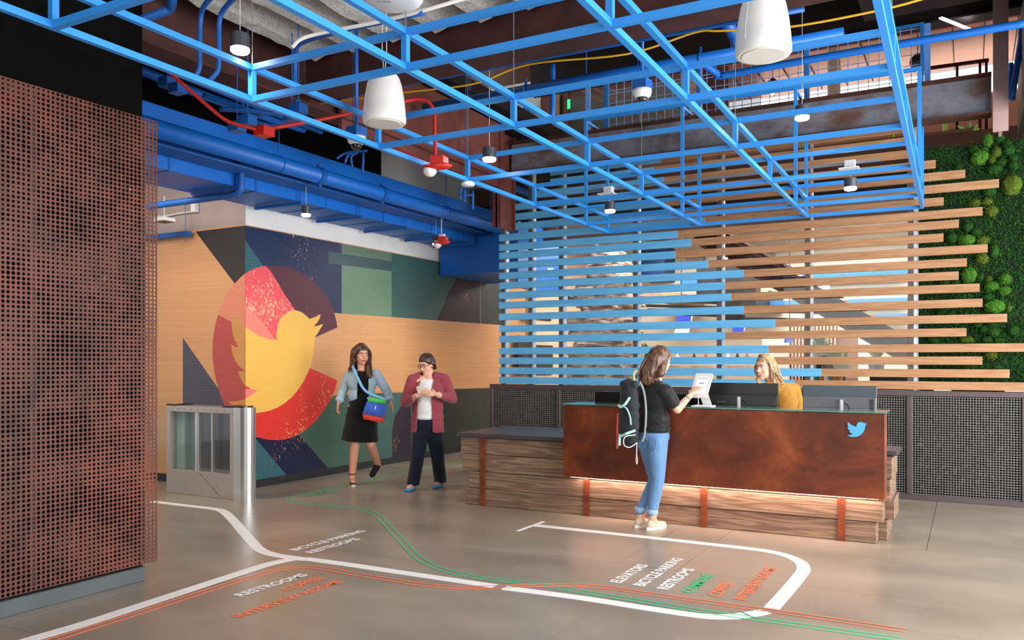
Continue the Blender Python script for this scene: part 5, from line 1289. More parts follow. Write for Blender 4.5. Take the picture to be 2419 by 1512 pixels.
def face(t, c, M, k, brow, lip, smile=False):
    w = P('eye_white', '#f2efec', .3); ir = P('eye_dark', '#2a1c16', .2); bm_ = P(brow[0], brow[1], .7); lm = P(lip[0], lip[1], .45)
    for s in (-1, 1):
        e = MB().ball(L(M, c, s * .031, .076, .008, k), (.0125 * k, .009 * k, .0062 * k), 2, M).build('eye', w, t, True)
        MB().ball(L(M, c, s * .031, .084, .008, k), (.0052 * k, .004 * k, .0054 * k), 2, M).build('iris', ir, e, True)
        MB().tube([L(M, c, s * .014, .091, .026, k), L(M, c, s * .03, .088, .032, k), L(M, c, s * .047, .076, .026, k)], .0035 * k, 6).build('eyebrow', bm_, t)
    if smile:
        MB().tube([L(M, c, -.029, .078, -.050, k), L(M, c, -.014, .094, -.062, k), L(M, c, .014, .094, -.062, k), L(M, c, .029, .078, -.050, k)], .007 * k, 8).build('lips', lm, t, True)
        MB().tube([L(M, c, -.021, .088, -.056, k), L(M, c, 0, .100, -.061, k), L(M, c, .021, .088, -.056, k)], .0045 * k, 8).build('teeth', P('teeth_white', '#f4f1ea', .3), t, True)
    else:
        MB().tube([L(M, c, -.023, .084, -.060, k), L(M, c, -.008, .0955, -.058, k), L(M, c, .008, .0955, -.058, k), L(M, c, .023, .084, -.060, k)], .0055 * k, 8).build('lips', lm, t, True)
def limb(mb, pts, rs, n=12):
    for i in range(len(pts) - 1): mb.capsule(pts[i], pts[i + 1], rs[i], rs[i + 1], n)
def hand(mb, w, d, nrm, k=1.0, curl=.5, thumb=1):
    """w wrist, d finger direction, nrm back-of-hand normal; thumb = side (+1 along d x nrm)"""
    d = Vector(d).normalized(); nrm = (Vector(nrm) - d * d.dot(Vector(nrm))).normalized(); s = d.cross(nrm).normalized()
    M = Matrix((s, d, nrm)).transposed()
    mb.capsule(w, w + d * .03 * k, .021 * k, .022 * k)
    mb.ball(w + d * .055 * k, (.038 * k, .046 * k, .015 * k), 2, M)
    for i, (o, l) in enumerate(((-.030, .058), (-.010, .070), (.010, .074), (.029, .066))):
        o = o * thumb
        p0 = w + d * .085 * k + s * o * k
        d1 = (d * cos(curl * .6) - nrm * sin(curl * .6)); d2 = (d * cos(curl * 1.6) - nrm * sin(curl * 1.6))
        p1 = p0 + d1 * l * .55 * k + s * o * .12 * k; p2 = p1 + d2 * l * .5 * k
        mb.capsule(p0 - d * .01 * k, p1, .0092 * k, .0085 * k, 8); mb.capsule(p1, p2, .0085 * k, .0068 * k, 8)
    p0 = w + d * .03 * k + s * .026 * thumb * k; p1 = p0 + (d * .6 + s * .8 * thumb - nrm * .3).normalized() * .04 * k; p2 = p1 + (d * .95 + s * .25 * thumb - nrm * .3).normalized() * .032 * k
    mb.capsule(p0, p1, .0125 * k, .010 * k, 8); mb.capsule(p1, p2, .010 * k, .0078 * k, 8)
def shoe(mb, heel, d, ln=.245, w=.042, h=.055):
    """low shoe resting on the floor: heel point on the ground, direction d"""
    d = Vector((d[0], d[1], 0)).normalized(); s = d.cross(UPV); M = Matrix((s, d, UPV)).transposed(); g = Vector((heel[0], heel[1], 0))
    mb.ball(g + d * .045 + UPV * h * .6, (w * .85, .05, h * .6), 2, M)
    mb.ball(g + d * ln * .45 + UPV * h * .5, (w * .9, ln * .3, h * .5), 2, M)
    mb.ball(g + d * ln * .75 + UPV * h * .40, (w * 1.05, ln * .26, h * .40), 2, M)
def sole(g, d, ln, w, t0, t1):
    d = Vector((d[0], d[1], 0)).normalized(); s = d.cross(UPV); g = Vector((g[0], g[1], t0)); pts = []
    for k in range(20):
        a = 2 * pi * k / 20; y = sin(a); x = cos(a)
        ww = w * (1.05 if y > 0 else .85)
        pts.append(g + d * (ln * .5 + y * ln * .54) + s * x * ww * (1 - .1 * y * y))
    return MB().plate(pts, (0, 0, 1), t1 - t0)

def cut(o, fn, thick=.007):
    """open a garment: drop the faces where fn(world point) holds, give the rest thickness"""
    org = ORG[o.name]; bm = bmesh.new(); bm.from_mesh(o.data)
    bmesh.ops.delete(bm, geom=[v for v in bm.verts if fn(v.co + org)], context='VERTS')
    seen = set(); isl = []
    for v0 in bm.verts:
        if v0 in seen: continue
        comp = [v0]; seen.add(v0); i = 0
        while i < len(comp):
            for e in comp[i].link_edges:
                w = e.other_vert(comp[i])
                if w not in seen: seen.add(w); comp.append(w)
            i += 1
        isl.append(comp)
    big = max(len(c) for c in isl)
    bmesh.ops.delete(bm, geom=[v for c in isl if len(c) < big * .2 for v in c], context='VERTS')
    bd = [v for v in bm.verts if v.is_boundary]
    for _ in range(10):
        new = {}
        for v in bd:
            nb = [e.other_vert(v).co for e in v.link_edges if e.is_boundary]
            if len(nb) == 2: new[v] = v.co * .4 + (nb[0] + nb[1]) * .3
        for v, c in new.items(): v.co = c
    bm.to_mesh(o.data); bm.free()
    k = o.modifiers.new('t', 'SOLIDIFY'); k.thickness = thick; k.offset = -1
    me = bpy.data.meshes.new_from_object(o.evaluated_get(bpy.context.evaluated_depsgraph_get()))
    o.modifiers.clear(); o.data = me
    me.polygons.foreach_set('use_smooth', [True] * len(me.polygons))
    return o
def locks(hr, mat, hc, M, k, ends, n, seed, rad=(.006, .011)):
    """wavy locks from the crown over the side of the head down to the given end points"""
    rs = random.Random(seed); st_ = MB()
    for i in range(n):
        sd, e = ends[i % len(ends)]
        top = L(M, hc, rs.uniform(-.02, .02), rs.uniform(-.05, .03), .135, k)
        o1 = L(M, hc, sd * rs.uniform(.085, .10), rs.uniform(-.07, .03), rs.uniform(.01, .06), k)
        end = Vector(e) + RV * rs.uniform(-.03, .03) + UPV * rs.uniform(-.03, .04) + FV * rs.uniform(-.04, .04)
        w = RV * rs.uniform(-.014, .014)
        pts = spline([top, o1, o1.lerp(end, .5) + w, o1.lerp(end, .8) - w, end + w], 4); q = len(pts); r0 = rs.uniform(*rad)
        st_.tube(pts, [r0 * (1 - .7 * (j / (q - 1)) ** 3) for j in range(q)], 6)
    st_.build('hair_locks', mat, hr, True)

# ---------------------------------------------------------------- woman at the tablet
f1 = (RV * .75 + FV * .66).normalized(); M1 = frame(f1); s1 = M1 @ Vector((1, 0, 0))
D1 = 7.42
def a1(u, v, dd=0.0): return at(u, v, D1 + dd)
gnd = on_z(1545, 1243); t1_ = thing('person', 'person in black top and blue jeans wearing a backpack, tapping the tablet at the desk', 'person', (gnd.x, gnd.y, 0))
hc = a1(1561, 851, .02); Mh1 = frame(f1, .18)
chest, waist, pel = a1(1545, 940, .02), a1(1545, 992, .02), a1(1543, 1032, .02)
RS, RE, RW = a1(1571, 925, -.10), a1(1600, 967, -.12), a1(1630, 935, -.10)
LS, LE, LW = a1(1522, 925, .16), a1(1545, 975, .34), a1(1590, 960, .30)
RH, RK, RA = a1(1553, 1040, -.05), a1(1554, 1130, -.03), a1(1541, 1220, .0)
LH, LK, LA = a1(1531, 1040, .09), a1(1549, 1132, .13), a1(1513, 1214, .10)
RA.z = .095; LA.z = .095
b = MB(); head(b, hc, Mh1)
b.capsule(L(Mh1, hc, 0, -.02, -.06), a1(1548, 912, .02), .048, .055)
b.ball(chest, (.145, .095, .15), 3, M1); b.ball(waist, (.125, .09, .13), 3, M1); b.ball(pel, (.15, .11, .11), 3, M1)
b.capsule(LS, RS, .055, .055)
limb(b, [RS, RE, RW], [.048, .040, .026]); limb(b, [LS, LE, LW], [.048, .040, .026])
hd = (tc + nv * .03 + uv_ * .0 - RW).normalized()
hand(b, RW, hd, (nv * -1.0 * -1.0), 1.0, .35, -1); hand(b, LW, f1, UPV, 1.0, .5, 1)
limb(b, [RH, RK, RA], [.085, .055, .036]); limb(b, [LH, LK, LA], [.085, .055, .036])
for A in (RA, LA): b.capsule(A, Vector((A.x, A.y, .05)) + f1 * .03, .036, .036)
baked(b, 'body', SK1, t1_, .0065, 5)
face(t1_, hc, Mh1, 1.0, ('brow_brown', '#3a261c'), ('lip_rose', '#b3625c'))
j = MB(); j.ball(pel + UPV * .01, (.160, .122, .105), 3, M1); j.ball(pel - f1 * .045 - UPV * .045 + s1 * .065, (.08, .075, .085), 2, M1); j.ball(pel - f1 * .045 - UPV * .045 - s1 * .065, (.08, .075, .085), 2, M1)
cR, cL = RA + UPV * .055, LA + UPV * .055
limb(j, [RH - UPV * .02, RK, cR], [.097, .064, .047]); limb(j, [LH - UPV * .02, LK, cL], [.097, .064, .047])
M_JEAN = cloth('denim_light', '#6389b4', .34, 5, .8, .35)
je = baked(j, 'jeans', M_JEAN, t1_, .009, 5)
for A in (cR, cL): MB().tube([A - UPV * .015, A + UPV * .03], [.051, .052], 18, caps=True).build('rolled_cuff', cloth('denim_cuff', '#8fb0cf', .1), je, True)
for sx, q in ((1, .0), (-1, .0)):
    pc = pel - f1 * .118 - UPV * .055 + s1 * .07 * sx
    MB().tube([pc + s1 * .05 + UPV * .05 - f1 * -.01, pc + s1 * .045 - UPV * .04, pc - UPV * .06 - f1 * .003, pc - s1 * .045 - UPV * .04, pc - s1 * .05 + UPV * .05 - f1 * -.01], .0025, 6).build('pocket_seam', cloth('denim_seam', '#3a5f8c', .05), je)
sh = MB(); sh.ball(chest + UPV * .01, (.165, .118, .165), 3, M1); sh.ball(waist, (.158, .122, .13), 3, M1); sh.ball(a1(1544, 1012, .02), (.168, .132, .06), 3, M1); sh.ball(pel + UPV * .045, (.165, .128, .045), 2, M1)
sh.capsule(LS + UPV * .005, RS + UPV * .005, .068, .068)
limb(sh, [RS, RS.lerp(RE, .62)], [.072, .066]); limb(sh, [LS, LS.lerp(LE, .62)], [.072, .066])
bl = baked(sh, 'blouse', cloth('black_blouse', '#17191b', .3, 5, .6, .5), t1_, .009, 5); zh = a1(1544, 1021, .02).z; cut(bl, lambda p: p.z < zh)
# hair: cap, falling mass and separate wavy locks
M_H1 = hairm('brown_hair', '#2a1811', '#553827', '#8a6549')
hb = MB(); hb.ball(L(Mh1, hc, 0, -.024, .044), (.088, .098, .088), 3, Mh1); hb.ball(L(Mh1, hc, 0, -.045, .01), (.088, .09, .09), 3, Mh1)
hb.capsule(L(Mh1, hc, 0, -.065, .0), a1(1534, 880, -.02), .082, .088); hb.capsule(a1(1534, 880, -.02), a1(1528, 893, -.03), .085, .07)
hb.capsule(L(Mh1, hc, .06, -.02, .02), a1(1560, 882, -.10), .035, .04); hb.capsule(L(Mh1, hc, -.06, -.02, .0), a1(1530, 890, .10), .04, .04)
hr = baked(hb, 'hair', M_H1, t1_, .009, 4)
rs = random.Random(11); st_ = MB()
for i in range(80):
    a = rs.uniform(-2.6, .35)       # angle around the back of the head
    top = L(Mh1, hc, .03 * sin(a), -.02 + .02 * cos(a), .128)
    dr = Mh1 @ Vector((sin(a), -abs(cos(a)) if a > -2.0 else cos(a), 0))
    side = Mh1 @ Vector((cos(a * 1.0), sin(a), 0))
    o1 = hc + dr * .098 + UPV * .06; end = a1(rs.uniform(1508, 1566), rs.uniform(888, 908), rs.uniform(-.13, .08))
    mid = o1.lerp(end, .5) + (end - hc).normalized() * .0 + dr * .03
    w = side * rs.uniform(-.018, .018)
    pts = spline([top, o1, mid + w, o1.lerp(end, .78) - w + dr * .02, end + w * .6], 4)
    r0 = rs.uniform(.006, .011); n = len(pts)
    st_.tube(pts, [r0 * (1 - .75 * (q / (n - 1)) ** 3) for q in range(n)], 6)
st_.build('hair_locks', M_H1, hr, True)
M_SHOE = cloth('canvas_beige', '#b8ac98', .08)
for g0, sgn in ((RA, 1), (LA, -1)):
    g = Vector((g0.x, g0.y, 0)) - f1 * .07
    m = MB(); shoe(m, g + UPV * .0, f1, .25, .043, .075); s_ = baked(m, 'shoe', M_SHOE, t1_, .007, 4)
    sole(g, f1, .25, .045, .0, .026).build('sole', P('sole_cream', '#ded8c8', .6), s_)
MB().tube([RW + (RE - RW).normalized() * .03 + Vector((cos(a), 0, sin(a))) * .001 + (Matrix.Rotation(a, 3, (RW - RE).normalized()) @ ((RW - RE).cross(UPV).normalized() * .029)) for a in [i * pi / 6 for i in range(13)]], .0025, 6).build('bracelet', M_BLK, t1_)
# backpack
pk = a1(1486, 972, -.04)
bpk = thing('backpack', 'dark backpack with mint straps on the back of the person at the tablet', 'backpack', pk - UPV * .28)
m = MB()
for z, w, dd in ((-.20, .092, .07), (-.12, .10, .078), (-.04, .10, .08), (.05, .098, .078), (.13, .09, .07), (.18, .08, .062)): m.ball(pk + UPV * z, (w, dd, .12), 3, M1)
m.capsule(pk + UPV * .24 - s1 * .06, pk + UPV * .24 + s1 * .06, .04, .04)
baked(m, 'pack_body', cloth('pack_black', '#20262a', .2, 10, .7, .6), bpk, .009, 4)
M_MINT = P('strap_mint', '#a9d3cf', .7); M_GRYS = P('strap_grey', '#8d9494', .7); M_CORDW = P('cord_white', '#e6e0d4', .7)
def pt(x, y, z): return pk + s1 * x + f1 * y + UPV * z
MB().tube(spline([pt(.04, .03, .25), pt(.03, .03, .33), pt(.05, .05, .36), pt(.07, .09, .31), pt(.08, .11, .25)], 5), .012, 8).build('haul_loop', P('strap_tan', '#d9b98a', .7), bpk, True)
MB().tube(spline([pt(.07, .06, .27), pt(.105, .075, .18), pt(.115, .09, .05), pt(.115, .09, -.08), pt(.11, .08, -.2), pt(.09, .07, -.27)], 5), .011, 8).build('shoulder_strap', M_GRYS, bpk, True)
MB().tube([pt(.06, -.06, .13), pt(.03, -.085, .07), pt(-.02, -.09, .04)], .012, 8).build('compression_strap', M_MINT, bpk)
MB().tube(spline([pt(.0, -.09, .05), pt(.05, -.09, .03), pt(.08, -.08, -.04), pt(.085, -.075, -.11)], 4), .007, 8).build('compression_strap', M_MINT, bpk)
MB().tube([pt(-.075, -.05, .05), pt(-.02, -.088, .045)], .015, 8).build('buckle', M_CORDW, bpk)
MB().tube([pt(.1, -.03, -.16), pt(.04, -.085, -.19), pt(-.03, -.085, -.22)], .012, 8).build('lower_strap', M_MINT, bpk)
MB().tube([pt(-.035, -.085, -.20), pt(-.035, -.09, -.30)], .012, 8).build('strap_end', M_MINT, bpk)
MB().tube([pt(-.075, -.065, -.02), pt(-.078, -.07, -.18), pt(-.08, -.07, -.33)], .008, 8).build('red_strap', P('strap_red', '#c4473f', .7), bpk)
MB().tube(spline([pt(.09, -.02, -.2), pt(.03, -.09, -.22), pt(.02, -.09, -.29), pt(.06, -.06, -.31), pt(.095, -.0, -.27)], 5), .005, 6).build('elastic_cord', M_CORDW, bpk)
MB().tube(spline([pt(.09, -.0, -.27), pt(.085, -.0, -.38), pt(.08, -.0, -.43), pt(.088, 0, -.46), pt(.096, 0, -.43), pt(.088, 0, -.38)], 5), .004, 6).build('cord_loop', M_CORDW, bpk)

# ---------------------------------------------------------------- receptionist
f4 = (-RV * .80 - FV * .60).normalized(); D4 = 8.0
def a4(u, v, dd=0.0): return at(u, v, D4 + dd)
Mh4 = frame(f4, .12); M4 = frame((-RV * .5 - FV * .87)); s4 = M4 @ Vector((1, 0, 0)); fb4 = M4 @ Vector((0, 1, 0))
g4 = a4(1856, 1000, .22)
t4 = thing('person', 'smiling person with blond hair and mustard shirt behind the desk', 'person', (g4.x, g4.y, 0))
hc4 = a4(1806, 868)
ch4, wa4 = a4(1846, 948, .06), a4(1855, 1005, .16); pe4 = Vector((g4.x, g4.y, .88))
S4 = [a4(1815, 917, -.02), a4(1876, 920, .14)]
b = MB(); head(b, hc4, Mh4); b.capsule(L(Mh4, hc4, 0, -.02, -.06), a4(1834, 914, .05), .05, .056)
b.ball(ch4, (.15, .1, .15), 3, M4); b.ball(wa4, (.135, .095, .14), 3, M4); b.ball(pe4, (.16, .115, .12), 3, M4); b.capsule(S4[0], S4[1], .05, .05)
E4 = [a4(1800, 985, -.12), a4(1893, 985, .10)]; W4 = [a4(1770, 1000, -.22), a4(1880, 1010, -.12)]
for i in (0, 1): limb(b, [S4[i], E4[i], W4[i]], [.048, .04, .027])
hand(b, W4[0], fb4, UPV, 1, .5, 1); hand(b, W4[1], fb4, UPV, 1, .5, -1)
feet4 = [Vector((g4.x, g4.y, .06)) + s4 * .09, Vector((g4.x, g4.y, .06)) - s4 * .09]
for i, sg in ((0, 1), (1, -1)): limb(b, [pe4 + s4 * .085 * sg - UPV * .03, Vector((g4.x, g4.y, .46)) + s4 * .09 * sg + fb4 * .02, feet4[i]], [.085, .055, .04])
baked(b, 'body', SK1, t4, .0065, 5); face(t4, hc4, Mh4, 1.0, ('brow_blond', '#7a5a3c'), ('lip_rose', '#b3625c'), True)
sh = MB(); sh.ball(ch4, (.155, .122, .17), 3, M4); sh.ball(wa4, (.158, .125, .16), 3, M4); sh.ball(pe4 + UPV * .05, (.18, .135, .12), 3, M4); sh.capsule(S4[0], S4[1], .066, .066)
for i in (0, 1): limb(sh, [S4[i], E4[i], W4[i]], [.062, .058, .046])
sm = baked(sh, 'shirt', cloth('mustard_shirt', '#a8772c', .16, 8, .8, .55), t4, .009, 9)
for sgn in (-1, 1):
    c0 = a4(1834, 910, .05)
    MB().plate([c0 + fb4 * .055 + UPV * .012, c0 + s4 * sgn * .06 + fb4 * .05 + UPV * .02, c0 + s4 * sgn * .075 + fb4 * .07 - UPV * .045, c0 + s4 * sgn * .012 + fb4 * .10 - UPV * .05], fb4, .006).build('collar', cloth('mustard_collar', '#b4833a', .1), sm)
jn = MB()
for i, sg in ((0, 1), (1, -1)): limb(jn, [pe4 + s4 * .085 * sg - UPV * .03, Vector((g4.x, g4.y, .46)) + s4 * .09 * sg + fb4 * .02, feet4[i] + UPV * .03], [.1, .07, .055])
baked(jn, 'trousers', cloth('dark_trousers', '#22252c'), t4, .012, 4)
for i in (0, 1):
    m = MB(); shoe(m, feet4[i] - fb4 * .06, fb4, .24, .042, .07); baked(m, 'shoe', M_BLK, t4, .008, 4)
M_H4 = hairm('blond_hair', '#6f5238', '#b08f68', '#d9c09a')
hb = MB(); hb.ball(L(Mh4, hc4, 0, -.024, .045), (.086, .098, .086), 3, Mh4); hb.ball(L(Mh4, hc4, 0, -.045, .01), (.086, .09, .09), 3, Mh4)
hb.capsule(L(Mh4, hc4, -.07, -.03, .02), a4(1838, 905, .02), .038, .034); hb.capsule(L(Mh4, hc4, .065, -.01, .03), a4(1793, 905, -.03), .026, .024); hb.capsule(L(Mh4, hc4, 0, -.08, .0), a4(1838, 906, .08), .06, .05)
hr = baked(hb, 'hair', M_H4, t4, .009, 4)
rs = random.Random(5); st_ = MB()
for i in range(46):
    right = i % 5 != 0
    top = L(Mh4, hc4, rs.uniform(-.02, .02), rs.uniform(-.02, .045), .128)
    o1 = L(Mh4, hc4, -.088 if right else .082, rs.uniform(-.07, .03), rs.uniform(.0, .05)); end = a4(rs.uniform(1822, 1852), rs.uniform(892, 912), rs.uniform(-.06, .1)) if right else a4(rs.uniform(1786, 1800), rs.uniform(895, 908), -.05)
    w = RV * rs.uniform(-.014, .014)
    pts = spline([top, o1, o1.lerp(end, .5) + w, o1.lerp(end, .8) - w, end + w], 4); n = len(pts); r0 = rs.uniform(.005, .009)
    st_.tube(pts, [r0 * (1 - .7 * (q / (n - 1)) ** 3) for q in range(n)], 6)
st_.build('hair_locks', M_H4, hr, True)

# ---------------------------------------------------------------- walking person with the colourful bag
f2 = (-FV * .95 + RV * .25).normalized(); M2 = frame(f2); s2 = M2 @ Vector((1, 0, 0)); D2 = 10.15
def a2(u, v, dd=0.0): return at(u, v, D2 + dd)
g2 = on_z(831, 1141); t2 = thing('person', 'walking person in denim jacket and black dress with a colourful shoulder bag', 'person', (g2.x, g2.y, 0))
k2 = 1.06; hc2 = a2(854, 839); Mh2 = frame((-FV * .85 + RV * .5), .05)
ch2, wa2, pe2 = a2(856, 905), a2(855, 945), a2(853, 985)
SL2, SR2 = a2(824, 888, .02), a2(890, 886, .0)
EL2, WL2 = a2(810, 925, .05), a2(801, 948, -.02); ER2, WR2 = a2(915, 925, .02), a2(921, 946, -.02)
b = MB(); head(b, hc2, Mh2, k2); b.capsule(L(Mh2, hc2, 0, -.02, -.07), a2(857, 884), .05, .06)
b.ball(ch2, (.155, .105, .17), 3, M2); b.ball(wa2, (.14, .1, .14), 3, M2); b.ball(pe2, (.17, .12, .13), 3, M2); b.capsule(SL2, SR2, .056, .056)
limb(b, [SL2, EL2, WL2], [.052, .044, .028]); limb(b, [SR2, ER2, WR2], [.052, .044, .028])
hand(b, WL2, Vector((-.1, -.1, -1)) - RV * .1, -RV, 1.05, .6, -1); hand(b, WR2, -UPV + RV * .45, RV, 1.05, .5, 1)
H2, K2, A2 = a2(838, 985), a2(838, 1052, -.06), a2(832, 1122, -.04); h2, kk2, an2 = a2(866, 985), a2(876, 1050, -.06), a2(893, 1098, .22)
A2.z = .11
limb(b, [H2, K2, A2], [.095, .06, .040]); limb(b, [h2, kk2, an2], [.095, .06, .040])
b.capsule(A2, Vector((A2.x, A2.y, .06)) + f2 * .05, .038, .034); b.ball(Vector((A2.x, A2.y, .055)) + f2 * .1, (.04, .085, .03), 2, M2)
tdir = (a2(878, 1124, .05) - an2).normalized(); b.capsule(an2, an2 + tdir * .15, .036, .03)
baked(b, 'body', SK2, t2, .0075, 5); face(t2, hc2, Mh2, k2, ('brow_dark', '#2a1a12'), ('lip_red', '#b5463f'))
dr = MB(); dr.ball(ch2, (.162, .115, .17), 3, M2); dr.ball(wa2, (.15, .11, .14), 3, M2); dr.ball(pe2, (.19, .14, .14), 3, M2)
dr.tube([a2(854, 935), a2(853, 965), a2(853, 1000), a2(851, 1025), a2(850, 1041)], [.12, .165, .20, .218, .228], 24)
baked(dr, 'dress', cloth('black_dress', '#060607', .3, 6, .9, .4), t2, .010, 4)
jk = MB(); jk.ball(ch2 + UPV * .005, (.178, .128, .165), 3, M2); jk.ball(a2(856, 935), (.172, .128, .14), 3, M2); jk.ball(a2(856, 962), (.178, .135, .10), 3, M2)
for sg, S, E_, W_ in ((-1, SL2, EL2, WL2), (1, SR2, ER2, WR2)):
    limb(jk, [a2(856 + sg * 16, 879, .02), S + UPV * .005], [.05, .062]); limb(jk, [S, E_, E_.lerp(W_, .85)], [.064, .055, .044])
jm = baked(jk, 'denim_jacket', cloth('denim_grey_blue', '#9db4c2', .22, 9, .85, .6), t2, .009, 4)
zj = a2(856, 962).z; zn = a2(856, 874).z
def jopen(p):
    q = M2.transposed() @ (p - ch2)
    return (q.y > .02 and abs(q.x) < .062 + .05 * max(0, (ch2.z - p.z))) or (p.z < zj and abs(q.x) < .2) or (p.z > zn and abs(q.x) < .075)
cut(jm, jopen, .01)
for W_, E_ in ((WL2, EL2), (WR2, ER2)):
    q = E_.lerp(W_, .86); d = (W_ - E_).normalized(); MB().tube([q - d * .02, q + d * .02], [.052, .05], 16).build('cuff', cloth('denim_cuff2', '#a9c3d2', .1), jm, True)
M_H2 = hairm('dark_brown_hair', '#1f120c', '#4a2f1f', '#8a5f3d')
hb = MB(); hb.ball(L(Mh2, hc2, 0, -.022, .046, k2), (.098, .106, .098), 3, Mh2); hb.ball(L(Mh2, hc2, 0, -.045, .01, k2), (.10, .1, .1), 3, Mh2)
hb.capsule(L(Mh2, hc2, .085, -.02, .02, k2), a2(831, 874, .02), .044, .036); hb.capsule(L(Mh2, hc2, -.082, -.01, .0, k2), a2(873, 888, -.08), .042, .038); hb.capsule(L(Mh2, hc2, 0, -.09, 0, k2), a2(850, 880, .12), .07, .05)
h2o = baked(hb, 'hair', M_H2, t2, .009, 4); locks(h2o, M_H2, hc2, Mh2, k2, [(1, a2(830, 878, .0)), (-1, a2(874, 892, -.10)), (1, a2(838, 880, .06)), (-1, a2(868, 886, -.02))], 44, 3)
MB().tube([L(Mh2, hc2, .082 + .004, .005 + .018 * sin(a), -.06 + .018 * cos(a), k2) for a in [i * pi / 6 for i in range(13)]], .003, 6).build('hoop_earring', P('earring_gold', '#d2a33c', .3, .9), t2)
M_ESP = P('espadrille_black', '#111113', .8); M_ROPE = P('espadrille_rope', '#d8cdb8', .8, var=.15, scale=60)
gA = Vector((A2.x, A2.y, 0)) - f2 * .05
m = MB(); shoe(m, gA + UPV * .0, f2, .25, .043, .055); so = baked(m, 'shoe', M_ESP, t2, .007, 3)
sole(gA, f2, .25, .045, 0, .028).build('wedge_sole', M_ROPE, so)
MB().tube([Vector((A2.x, A2.y, .13)) + Matrix.Rotation(a, 3, 'Z') @ (s2 * .043) for a in [i * pi / 8 for i in range(17)]], .006, 6).build('ankle_strap', M_ESP, so)
m = MB(); m.capsule(an2 + tdir * .04, an2 + tdir * .19, .042, .036); so = baked(m, 'shoe', M_ESP, t2, .007, 3)
# bag
bagc = a2(886, 968, -.26)
bag = thing('shoulder_bag', 'blue, green and red shoulder bag hanging in front of the walking person', 'bag', bagc - UPV * .13)
Mb = frame((-FV * .9 + RV * .3)); rb = Matrix.Rotation(radians(12), 3, FV) @ Mb
def bagpart(z0, z1, w0, w1, nm, c):
    m = MB(); pts = []
    for z, w in ((z0, w0), (z1, w1)):
        for x, y in ((-w, -.035), (-w, .035), (w, .035), (w, -.035)): pts.append(bagc + rb @ Vector((x, y, z)))
    bm = bmesh.new(); vs = [bm.verts.new(p) for p in pts]
    for f_ in ((3, 2, 1, 0), (4, 5, 6, 7), (0, 1, 5, 4), (1, 2, 6, 5), (2, 3, 7, 6), (3, 0, 4, 7)): bm.faces.new([vs[i] for i in f_])
    bmesh.ops.bevel(bm, geom=list(bm.edges), offset=.007, segments=2, affect='EDGES'); bmesh.ops.recalc_face_normals(bm, faces=bm.faces)
    m.from_bm(bm); m.build(nm, cloth('bag_' + nm, c, .08, 20, .8, .3), bag, True)
bagpart(-.072, .085, .135, .112, 'bag_body', '#3f66c8'); bagpart(-.135, -.070, .115, .1345, 'bag_base', '#dc4136'); bagpart(.083, .135, .1115, .098, 'bag_top', '#4fd056')
MB().tube(spline([bagc + rb @ Vector((-.10, 0, .14)), a2(865, 925, -.22), a2(845, 893, -.17), a2(836, 874, -.10), a2(834, 866, .0), a2(842, 880, .16), a2(875, 925, .2), a2(905, 950, .05), bagc + rb @ Vector((.11, 0, .12))], 5), .017, 8).build('bag_strap', P('strap_sky', '#7fb8e0', .8), bag, True)
MB().tube([bagc + rb @ Vector((-.115, -.03, -.08)), bagc + rb @ Vector((-.12, -.04, .13))], .016, 8).build('side_webbing', P('strap_sky2', '#4f8fd0', .8), bag)
MB().ball(bagc + rb @ Vector((.01, .048, .03)), (.008, .003, .028), 1, rb).build('bag_logo', P('bag_print', '#e6e0f0', .6), bag)

# ---------------------------------------------------------------- person in the maroon cardigan
f3 = (-FV * .92 - RV * .3).normalized(); M3 = frame(f3); s3 = M3 @ Vector((1, 0, 0)); D3 = 9.7
def a3(u, v, dd=0.0): return at(u, v, D3 + dd)
g3 = on_z(1010, 1158); t3 = thing('person', 'person in maroon cardigan and white shirt looking down at a phone while walking', 'person', (g3.x, g3.y, 0))
hc3 = a3(1007, 861); Mh3 = frame((-FV * .85 - RV * .5), .35)
ch3, wa3, pe3 = a3(1012, 925), a3(1010, 965), a3(1010, 1002)
SL3, SR3 = a3(975, 898, .0), a3(1049, 896, .03)
EL3, WL3 = a3(958, 950, -.04), a3(985, 934, -.27); ER3, WR3 = a3(1068, 942, -.02), a3(1032, 932, -.28)
b = MB(); head(b, hc3, Mh3); b.capsule(L(Mh3, hc3, 0, -.025, -.05), a3(1014, 896, .01), .052, .06)
b.ball(ch3, (.165, .115, .16), 3, M3); b.ball(wa3, (.165, .12, .14), 3, M3); b.ball(pe3, (.175, .125, .12), 3, M3); b.capsule(SL3, SR3, .058, .058)
limb(b, [SL3, EL3, WL3], [.056, .048, .03]); limb(b, [SR3, ER3, WR3], [.056, .048, .03])
hand(b, WL3, RV * .8 + UPV * .35 - FV * .2, -FV * .3 + UPV * -.8, 1.0, .5, 1); hand(b, WR3, -RV * .9 + UPV * .15 - FV * .1, -FV + UPV * .4, 1.0, .55, 1)
H3, K3, A3 = a3(995, 1012), a3(987, 1080, -.1), a3(976, 1146, .0); h3, kk3, an3 = a3(1026, 1012), a3(1034, 1082, -.02), a3(1040, 1140, .25)
A3.z = .09; an3.z = .09
limb(b, [H3, K3, A3], [.095, .06, .04]); limb(b, [h3, kk3, an3], [.095, .06, .04])
for A in (A3, an3): b.ball(Vector((A.x, A.y, .045)) + f3 * .07, (.037, .09, .032), 2, M3)
baked(b, 'body', SK1, t3, .0075, 5); face(t3, hc3, Mh3, 1.0, ('brow_dark', '#2a1a12'), ('lip_rose', '#b3625c'))
